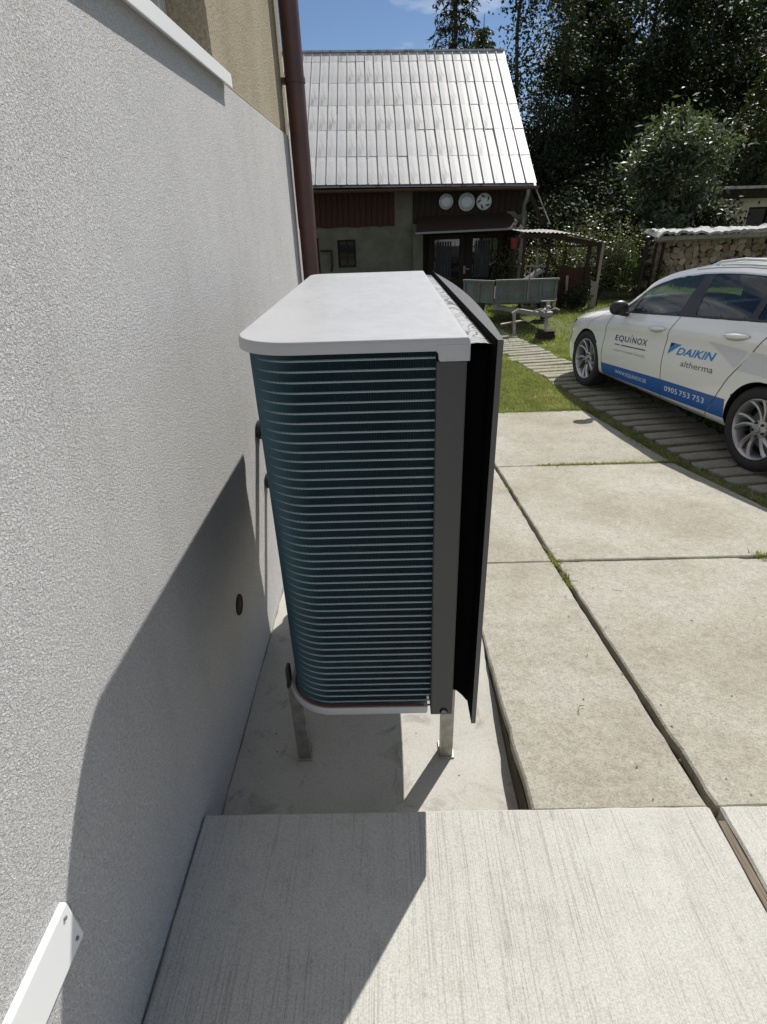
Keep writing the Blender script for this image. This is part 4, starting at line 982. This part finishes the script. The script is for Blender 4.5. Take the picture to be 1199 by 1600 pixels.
for x0, x1 in ((-hw_+.06, -.09), (.0, .19), (.29, hw_-.08)):
    g = G(); g.box((x0, -.019, bz+.075), (x1, -.0125, bz+.09)); g.box((x0, -.019, tz-.06), (x1, -.0125, tz-.045)); g.box((x0, -.019, bz+.091), (x0+.014, -.0125, tz-.061)); g.box((x1-.014, -.019, bz+.091), (x1, -.0125, tz-.061)); trb(g, 'panel_frame', 'trailer_green')
trb(G().box((-hw_+.02, .02, bz), (hw_-.02, ln_-.02, bz+.03)), 'floor', 'dark_wood')
trb(G().box((-.5, .1, bz-.10), (-.42, 2.1, bz-.005)).box((.42, .1, bz-.10), (.5, 2.1, bz-.005)).box((-.6, 1.1, bz-.2), (.6, 1.18, bz-.105)), 'chassis', 'grey_metal')
trb(G().bar((-.50, .35, bz-.13), (.10, -.92, bz-.10), .07, .07), 'drawbar', 'grey_metal'); trb(G().bar((.48, .35, bz-.13), (.14, -.92, bz-.10), .07, .07), 'drawbar', 'grey_metal')
hb_ = trb(G().box((.04, -1.15, bz-.11), (.20, -.80, bz-.02)), 'coupling', 'grey_metal', bevel=.02)
trb(G().tube([(.12, -1.02, bz-.02), (.12, -1.06, bz+.06), (.12, -1.22, bz+.07)], .018, n=8), 'coupling_lever', 'rusty_sheet'); trb(G().tube([(-.10, -1.0, bz-.03), (.02, -1.02, bz+.01), (.10, -1.1, bz-.01), (.25, -1.06, bz+.02), (.34, -1.0, bz-.02)], .013, n=8), 'safety_chain', 'rusty_sheet')
trb(G().tube([(.14, -1.0, .16), (.14, -1.0, bz+.12)], .026, n=12).tube([(.14, -1.0, .06), (.14, -1.0, .30)], .019, n=10).box((.09, -1.05, bz-.115), (.19, -.95, bz-.09)), 'jack_post', 'rusty_sheet')
trb(G().tube([(.02, -1.0, bz+.13), (.26, -1.0, bz+.13)], .01, n=8), 'jack_handle', 'rusty_sheet')
trb(G().tube([(.03, -.02, bz-.03), (.03, -.02, tz+.2)], .013, n=8), 'prop_rod', 'grey_wood')
for x in (-.68, .68):
    g = G(); g.lathe([(.15, -.07), (.25, -.085), (.285, -.06), (.285, .06), (.25, .085), (.15, .07)], 'x', 28, org=(x, 1.14, .29)); wv_ = trb(g, 'wheel', 'tyre', smooth=True); 
    g = G(); g.lathe([(0, -.04), (.10, -.05), (.155, -.06), (.155, .06), (0, .05)], 'x', 24, org=(x, 1.14, .29)); g.obj('rim', 'grey_metal', wv_, smooth=True)
t = thing('jack_block', 'dark wooden block under the jack of the green trailer', 'block', (2.54, 8.62, gz(8.6)-.01)); G().box((-.14, -.12, 0), (.14, .12, .10)).obj('beam', 'dark_wood', t, bevel=.012); G().box((-.11, -.10, .1005), (.13, .11, .15)).obj('board', 'dark_wood', t, bevel=.008)
t = thing('metal_frame', 'flat angled steel bar lying on the ground left of the jack', 'metal bar', (2.05, 9.0, gz(9)))
G().bar((-.22, -.1, .22), (.22, .05, .25), .05, .02).obj('bar', 'rusty_sheet', t); G().bar((.05, 0, 0), (.02, .02, .40), .05, .03).bar((-.02, .0, .38), (.10, .02, .44), .03, .03).obj('upright', 'rusty_sheet', t)

# ------------------------------------------------------------------ lean-to shed
SH = thing('lean_to_shed', 'open lean-to shed of thin posts under a rusty corrugated roof', 'shed', (3.8, 13.2, -1.85))
def shd(g, name, mat, **kw):
    g.v = [(x-3.8, y-13.2, z+1.85) for x, y, z in g.v]; return g.obj(name, mat, SH, **kw)
g = G(); rows = []
prof = [(2.90, -.245), (3.2, -.245), (3.56, -.255), (3.9, -.30), (4.3, -.385), (4.74, -.485)]
def rz(x): return float(np.interp(x, [p[0] for p in prof], [p[1] for p in prof]))
for y in np.linspace(12.4, 13.7, 12): rows.append([(x, y+.015*math.sin(9*x), rz(x)+.010*math.sin(x*2*math.pi/.10)+.010*math.sin(5*x+y)+.02*(y-12.4)) for x in np.linspace(2.90, 4.78, 200)])
g.grid(rows); shd(g, 'corrugated_roof', 'rusty_sheet', smooth=True, angle=60)
for (x, y, z1, wd, mt, lean) in ((3.52, 12.5, -.30, .05, 'dark_wood', .03), (2.95, 12.5, -.29, .06, 'red_wood', 0), (4.42, 12.55, -.45, .07, 'dark_wood', 0), (4.62, 12.5, -.52, .075, 'red_wood', -.10), (4.68, 12.46, -.50, .06, 'grey_wood', .02), (3.2, 14.9, -.3, .06, 'dark_wood', 0), (4.6, 14.9, -.5, .06, 'dark_wood', 0), (3.28, 12.6, -.33, .035, 'grey_wood', 0)):
    shd(G().bar((x-lean, y, -1.95), (x, y, z1), wd, wd), 'post', mt)
for a, b, wd, mt in (((2.86, 12.46, -.31), (3.6, 12.46, -.33), .09, 'dark_wood'), ((3.5, 12.47, -.325), (4.72, 12.47, -.56), .09, 'dark_wood'), ((2.95, 12.52, -.52), (4.5, 12.52, -.56), .035, 'dark_wood'), ((2.95, 12.54, -.92), (3.6, 12.54, -.95), .03, 'grey_wood'), ((3.3, 12.53, -.40), (3.75, 12.53, -.98), .025, 'dark_wood')):
    shd(G().bar(a, b, .05, wd), 'rail', mt)
for k in range(9): shd(G().box((3.82+k*.078, 12.56+rnd.gauss(0, .006), -1.95), (3.82+k*.078+.072, 12.585, -.985+rnd.gauss(0, .012))), 'board', 'red_wood')
shd(G().box((4.50, 12.35, -1.95), (4.66, 12.39, -1.28)), 'board', 'grey_wood'); shd(G().bar((4.02, 12.45, -1.9), (3.98, 12.5, -1.15), .05, .03), 'board', 'grey_wood')
wires = G()
for k in range(7): wires.bar((2.95+k*.1, 12.62, -1.9), (2.95+k*.1, 12.62, -.92), .008, .008)
for k in range(8): wires.bar((2.93, 12.625, -1.8+k*.12), (3.62, 12.625, -1.8+k*.12), .006, .006)
o = shd(wires, 'wire_mesh', 'rusty_sheet'); o['kind'] = 'stuff'
HT = thing('hutch', 'small red hutch with a pale corrugated roof under the lean-to', 'hutch', (3.36, 13.0, -1.86))
G().box((-.18, -.2, 0), (.2, .3, .58)).prism([(-.18, .58), (.2, .58), (.16, .76)], -.2, .3, T=lambda x, z, y: (x, y, z)).obj('body', 'red_wood', HT)
g = G(); rows = [[(-.26+.42*t+.010, y, .545+.26*t+.012*math.sin(y*2*math.pi/.075)) for t in np.linspace(0, 1, 4)] for y in np.linspace(-.26, .36, 60)]; g.grid(rows); g.obj('corrugated_roof', 'roof_tin', HT, smooth=True)

# ------------------------------------------------------------------ firewood stack
FW = thing('firewood_stack', 'long stack of split firewood under a rough sheet cover', 'firewood', (7.8, 13.6, -1.9))
lms = []
for k in range(8):
    g = G(); n = rnd.choice((6, 7, 8)); ph = rnd.random()*6; kind = k % 3
    pts = []
    for i in range(n):
        a = ph+2*math.pi*i/n+rnd.gauss(0, .12); r_ = .085*(1+rnd.gauss(0, .16)) if kind else .09*(1.05 if i % 3 else .72); pts.append((r_*math.cos(a)*1.15, r_*math.sin(a)))
    vsx = [(p[0], 0, p[1]) for p in pts]; inner_ = [(p[0]*.9, -.008, p[1]*.9) for p in pts]; back = [(p[0], .35, p[1]) for p in pts]
    g.add(vsx+inner_+back, [tuple(range(n, 2*n))]+[(i, (i+1) % n, n+(i+1) % n, n+i) for i in range(n)]+[(2*n+i, 2*n+(i+1) % n, (i+1) % n, i) for i in range(n)], 'log_end'); lms.append(g.mesh('log', None))
cnt = 0
for r in range(10):
    x = -1.42+(.07 if r % 2 else 0); z = .07+r*.135
    while x < 2.35 and cnt < 300:
        sc = rnd.uniform(.78, 1.22)
        inst(lms[rnd.randrange(8)], 'log', FW, (x+rnd.gauss(0, .012), rnd.gauss(0, .03), z+rnd.gauss(0, .012)), (0, rnd.uniform(0, 6.3), rnd.gauss(0, .05)), (sc, 1, sc)); x += .158*sc+.012; cnt += 1
G().box((-1.5, .2, 0), (2.45, .34, 1.36)).obj('stack_core', 'bark', FW)
g = G(); rows = []
for x in np.linspace(-1.56, 2.6, 60): rows.append([(x, y, 1.53+.05*(y+.3)+.014*math.sin(4*x+3*y)+.012*math.sin(17*x+5*y)+rnd.gauss(0, .013)-(.09 if x < -1.5 else 0)) for y in np.linspace(-.28, .6, 12)])
g.grid(rows); rows3 = [[r[0], (r[0][0], r[0][1]-.01, r[0][2]-.05)] for r in rows]; g.grid(rows3); g.obj('cover_sheet', 'grey_sheet', FW, smooth=True)
G().bar((-1.6, -.22, 1.40), (2.6, -.22, 1.43), .05, .09).obj('cover_beam', 'grey_wood', FW); G().bar((-1.5, -.12, 1.33), (2.6, -.12, 1.36), .04, .03).obj('cover_batten', 'grey_wood', FW)
G().tube([(-1.02, -.3, 1.57), (-1.10, -.33, 1.46), (-1.16, -.31, 1.25)], .013, n=8).obj('tie_cord', 'grey_wood', FW)
for x in (-1.48, -1.3): G().bar((x, -.08, 0), (x+.02, -.08, 1.36), .05, .05).obj('stack_post', 'dark_wood', FW)
t = thing('fence_post', 'dark steel fence post beside the firewood stack', 'post', (6.0, 13.3, -1.9)); G().tube([(0, 0, 0), (0, 0, 1.44)], .045, n=12).obj('post', 'dark_wood', t); G().lathe([(0, 1.47), (.05, 1.455), (.052, 1.43), (.046, 1.43)], 'z', 12).obj('cap', 'grey_metal', t)

# ------------------------------------------------------------------ building at the right
RB = thing('cream_building', 'cream plastered low building with a flat roof behind the firewood', 'building', (13, 19, -2))
def rbb(g, name, mat, par=None, **kw):
    g.v = [(x-13, y-19, z+2) for x, y, z in g.v]; return g.obj(name, mat, par or RB, **kw)
rbb(G().box((10.4, 19, -2), (11.53, 19.3, .30)).box((11.53, 19, .05), (12.9, 19.3, .30)).box((11.53, 19, -2), (12.9, 19.3, -.55)).box((12.9, 19, -2), (17, 19.3, .30)).box((10.4, 19.301, -2), (10.7, 25, .30)), 'wall', 'cream_wall')
rbb(G().box((11.6, 19.16, -.55), (12.83, 19.18, .05)), 'window', 'dark_glass'); 
rbb(G().box((11.531, 19.10, -.549), (11.60, 19.2, .049)).box((12.83, 19.10, -.549), (12.899, 19.2, .049)).box((11.601, 19.10, -.06+.05), (12.829, 19.2, .049)).box((12.2, 19.1, -.549), (12.25, 19.2, -.011)), 'window_frame', 'dark_wood')
rbb(G().box((10.1, 18.8, .32), (17.4, 25.4, .56)), 'roof', 'dark_wood'); rbb(G().box((10.05, 18.75, .561), (17.45, 25.45, .64)), 'roof_edge', 'rusty_sheet', bevel=.01)

# ------------------------------------------------------------------ trees and shrubs
def limb(g, p, d, L0, r, depth, tips, spread=.55, n=5, gravity=.0):
    pts = [Vector(p)]; rs = [r]; d = Vector(d).normalized()
    for i in range(n):
        d = (d+Vector((rnd.gauss(0, .12), rnd.gauss(0, .12), rnd.gauss(0, .08)-gravity))).normalized(); pts.append(pts[-1]+d*L0/n); rs.append(r*(1-.62*(i+1)/n))
    g.tube(pts, rs, n=7 if r > .05 else 5, cap=False)
    if depth == 0: tips += [tuple(q) for q in pts[2:]]; return
    k = rnd.randint(3, 5)
    for i in range(k):
        t = .35+.65*(i+.5)/k; q = pts[min(int(t*n), n)]; a = rnd.random()*6.28
        o_ = d.orthogonal().normalized(); o_.rotate(Matrix.Rotation(a, 3, d)); limb(g, q, d*(1-spread)+o_*spread+Vector((0, 0, .12)), L0*rnd.uniform(.5, .72), r*.45, depth-1, tips, spread, n, gravity)
def tree(name, label, loc, height, r0, crown_r, nleaf, lsize, mat, group=None, first=.25, ln=None, depth=2, clump=.42, cat='tree', lean=(0, 0), droop=.0, nl=9, asp=.55):
    t = thing(name, label, cat, loc, group=group); g = G(); tips = []
    pts = [Vector((0, 0, -.2))]; n = 10
    for i in range(n): pts.append(Vector((lean[0]*(i+1)/n+rnd.gauss(0, .05), lean[1]*(i+1)/n+rnd.gauss(0, .05), height*.92*(i+1)/n)))
    g.tube(pts, [r0*(1-.8*i/n) for i in range(n+1)], n=9, cap=False)
    for k in range(nl):
        f = first+(1-first)*k/nl; q = pts[0].lerp(pts[-1], f); q = pts[min(int(f*n), n)]
        a = k*2.4+rnd.random(); fall = math.sin(math.pi*min(1, .25+.75*(1-(f-first)/(1-first))))**.5 if f > first else 1
        L0 = crown_r*(1.0-.55*max(0, f-.55)/.45)*rnd.uniform(.75, 1.05)
        limb(g, q, (math.cos(a), math.sin(a), .45), L0*.72, r0*.38*(1-.6*f), depth-1, tips, .6)
    tips += [tuple(pts[-1]), tuple(pts[-2])]
    g.obj('trunk', 'bark', t, smooth=True, recalc=False)
    T = np.array(tips); c = T[npr.integers(0, len(T), nleaf)]
    cl = npr.normal(size=(nleaf, 3)); c = c+cl*clump*np.array([1, 1, .75])
    c = c[c[:, 2] > .15]
    leaves('crown', c, lsize, mat, t, droop=droop, aspect=asp); return t
def grp_pts(n, c, r): 
    d = npr.normal(size=(n, 3)); return unit(d)*npr.uniform(.55, 1, (n, 1))**.6*np.array(r)+np.array(c)
GB = -2.0
# big dark broadleaf trees
specs = [((7.1, 24.5, GB), 9.6, 2.6, 'tall dark broadleaf tree nearest the end of the tin roof'), ((10.0, 25.5, GB), 11.0, 3.2, 'big dark broadleaf tree in the middle of the wood behind the car'),
         ((12.8, 26.5, GB), 10.4, 3.2, 'dark broadleaf tree behind the silvery leaved tree'), ((16.6, 27.5, GB), 9.0, 3.0, 'loose dark tree at the right edge with sky behind it'), ((9.0, 30.5, GB), 12, 3.4, 'tall tree at the back between two dark trees'), ((14.6, 32, GB), 11.5, 3.6, 'tallest back tree beyond the cream building'), ((19.5, 30, GB), 10.5, 3.8, 'broad tree beyond the cream building, far right')]
for (p, h, cr_, lb) in specs:
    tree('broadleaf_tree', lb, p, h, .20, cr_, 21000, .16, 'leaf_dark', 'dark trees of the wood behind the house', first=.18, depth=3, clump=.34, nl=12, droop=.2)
# thin bare-ish alder next to the roof corner
tree('alder_tree', 'thin tall tree with a bare trunk just right of the roof ridge', (5.0, 25.2, GB), 12.5, .14, 1.7, 5200, .14, 'leaf_dark', first=.38, depth=2, clump=.42, nl=13)
tree('alder_tree', 'slender leaning tree with sparse leaves beside the roof slope', (5.3, 22.2, GB), 9.5, .08, 1.5, 3600, .12, 'leaf_dark', first=.3, depth=2, clump=.35, nl=12, lean=(.9, .2))
# silvery tree in front
tree('silver_tree', 'silvery leaved bushy tree standing before the dark wood', (7.75, 16.6, GB), 4.7, .12, 1.6, 14000, .17, 'leaf_silver', first=.08, depth=3, clump=.24, nl=14, droop=.5, asp=.36)
# understorey
shr = [((5.6, 19.5), 1.5, 2.6), ((7.2, 20.5), 1.7, 3.2), ((9.6, 20.2), 1.6, 3.4), ((11.6, 22.5), 2.0, 4.6), ((14.2, 23.5), 2.2, 5.0), ((4.6, 18.5), .9, 1.9), ((8.6, 22.5), 2., 4.6), ((5.9, 21.6), 1.4, 3.9), ((17, 24), 2.4, 5.4), ((6.4, 16.9), .9, 2.1), ((9.3, 17.6), .9, 2.3)]
shl = ['dark shrub behind the lean-to shed', 'dark bush left of the silvery tree trunk', 'dark bush right of the silvery tree', 'tall dark thicket behind the cream building corner', 'tall dark thicket above the flat roof', 'low dark shrub at the corner of the tin roofed house', 'tall dark bush directly behind the silvery tree', 'tall narrow dark bush beside the roof eave', 'tall dark bush at the far right above the flat roof', 'low shrub at the left foot of the silvery tree', 'low shrub between the silvery tree and the cream wall']
for ((x, y), r_, h_), lb in zip(shr, shl):
    t = thing('dark_shrub', lb, 'shrub', (x, y, GB), group='dark undergrowth at the edge of the wood')
    g = G(); tips = []
    for k in range(7):
        a = k*.9+rnd.random(); limb(g, (0, 0, 0), (math.cos(a)*.5, math.sin(a)*.5, 1), h_*.8, .035, 1, tips, .5)
    g.obj('stem', 'bark', t, recalc=False)
    c = np.concatenate([grp_pts(int(5200*r_), (0, 0, h_*.5), (r_, r_, h_*.55)), np.array(tips)[npr.integers(0, len(tips), 3000)]+npr.normal(size=(3000, 3))*.28]); c = c[c[:, 2] > .05]
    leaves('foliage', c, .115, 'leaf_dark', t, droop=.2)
# conifers
def conifer(label, loc, h, r_, mat, n_w=26, seed_droop=.55):
    t = thing('spruce_tree', label, 'tree', loc); g = G(); g.tube([(0, 0, -.2), (0, 0, h*.5), (0, 0, h)], [.16, .09, .01], n=8, cap=False); C_, D_ = [], []
    for k in range(n_w):
        f = .06+.93*k/n_w; z = h*f; L0 = r_*(1-f)**.8+.12
        for j in range(7):
            a = j*.9+k*.55+rnd.gauss(0, .2); dd = Vector((math.cos(a), math.sin(a), 0)); pts = []
            for s_ in np.linspace(0, 1, 7): pts.append(dd*L0*s_+Vector((0, 0, z+.25*L0*s_*(1-s_)-seed_droop*L0*s_*s_*.55)))
            g.tube(pts, [.02*(1-.8*i/6) for i in range(7)], n=4, cap=False)
            m_ = int(38*L0)+14
            for _ in range(m_):
                s_ = rnd.random()**.7; i = min(int(s_*6), 5); q = pts[i].lerp(pts[i+1], s_*6-i); C_.append(q+Vector((rnd.gauss(0, .05), rnd.gauss(0, .05), -abs(rnd.gauss(0, .16))))); D_.append((dd.x*.4+rnd.gauss(0, .4), dd.y*.4+rnd.gauss(0, .4), -.7))
    g.obj('trunk', 'bark', t, recalc=False); leaves('crown', np.array(C_), .22, mat, t, aspect=.28, dirs=np.array(D_)); return t
conifer('dark drooping spruce rising behind the ridge of the tin roof', (2.9, 27.5, GB), 13.0, 2.4, 'needle_dark')
conifer('light green conifer close behind the ridge of the tin roof', (3.75, 25.6, GB), 8.6, 2.2, 'needle_light', 22, .2)
conifer('dark green spruce at the far right above the flat roof', (13.2, 21.6, GB), 8.5, 2.3, 'needle_light', 26, .5)
# shrubs near the shed
def shrub(name, label, loc, r_, h_, n, ls, mat, cat='shrub', grp=None):
    t = thing(name, label, cat, loc, group=grp); g = G(); tips = []
    for k in range(8): a = k*.8+rnd.random(); limb(g, (0, 0, 0), (math.cos(a)*.6, math.sin(a)*.6, 1), h_*.8, .014, 1, tips, .5)
    g.obj('stem', 'bark', t, recalc=False); T = np.array(tips); c = T[npr.integers(0, len(T), n)]+npr.normal(size=(n, 3))*np.array([r_, r_, h_])*.16; c = c[c[:, 2] > .02]
    leaves('foliage', c, ls, mat, t)
shrub('shrub', 'pale green leafy shrub between the shed and the fence post', (5.35, 14.2, -1.9), .9, 1.5, 5200, .065, 'leaf_shrub')
shrub('shrub', 'bright green weeds at the left foot of the firewood stack', (6.25, 13.9, -1.9), .35, 1.05, 1300, .07, 'leaf_fresh')
shrub('shrub', 'pale shrub seen through the open lean-to shed', (3.6, 15.6, -1.9), .7, 1.25, 2600, .06, 'leaf_shrub')
shrub('shrub', 'small dark plant on the ground beside the lean-to boards', (4.08, 12.1, -1.86), .28, .5, 900, .07, 'leaf_dark')
shrub('shrub', 'pale shrub behind the right posts of the lean-to', (4.9, 15.3, -1.9), .7, 1.5, 2600, .06, 'leaf_shrub')
# distant wood closing the view
n_ = 90000
x = npr.uniform(-70, 90, n_); y = 44+npr.uniform(0, 26, n_)+.004*(x-8)**2; hh = 6.5+2.6*np.sin(x*.33)+2.*np.sin(x*.9+1)+1.2*np.sin(x*2.1); hh = hh*(1+1.15*np.clip((x-13)/9, 0, 1)); z = -2+hh*npr.uniform(0, 1, n_)**.8
n2 = 30000; x2 = npr.uniform(11, 34, n2); y2 = npr.uniform(35, 40, n2); z2 = -2+npr.uniform(0, 1, n2)*(9.5+2*np.sin(x2*.7)+1.2*np.sin(x2*1.9))*np.clip((x2-8)/6, 0, 1)
x, y, z = np.r_[x, x2], np.r_[y, y2], np.r_[z, z2]
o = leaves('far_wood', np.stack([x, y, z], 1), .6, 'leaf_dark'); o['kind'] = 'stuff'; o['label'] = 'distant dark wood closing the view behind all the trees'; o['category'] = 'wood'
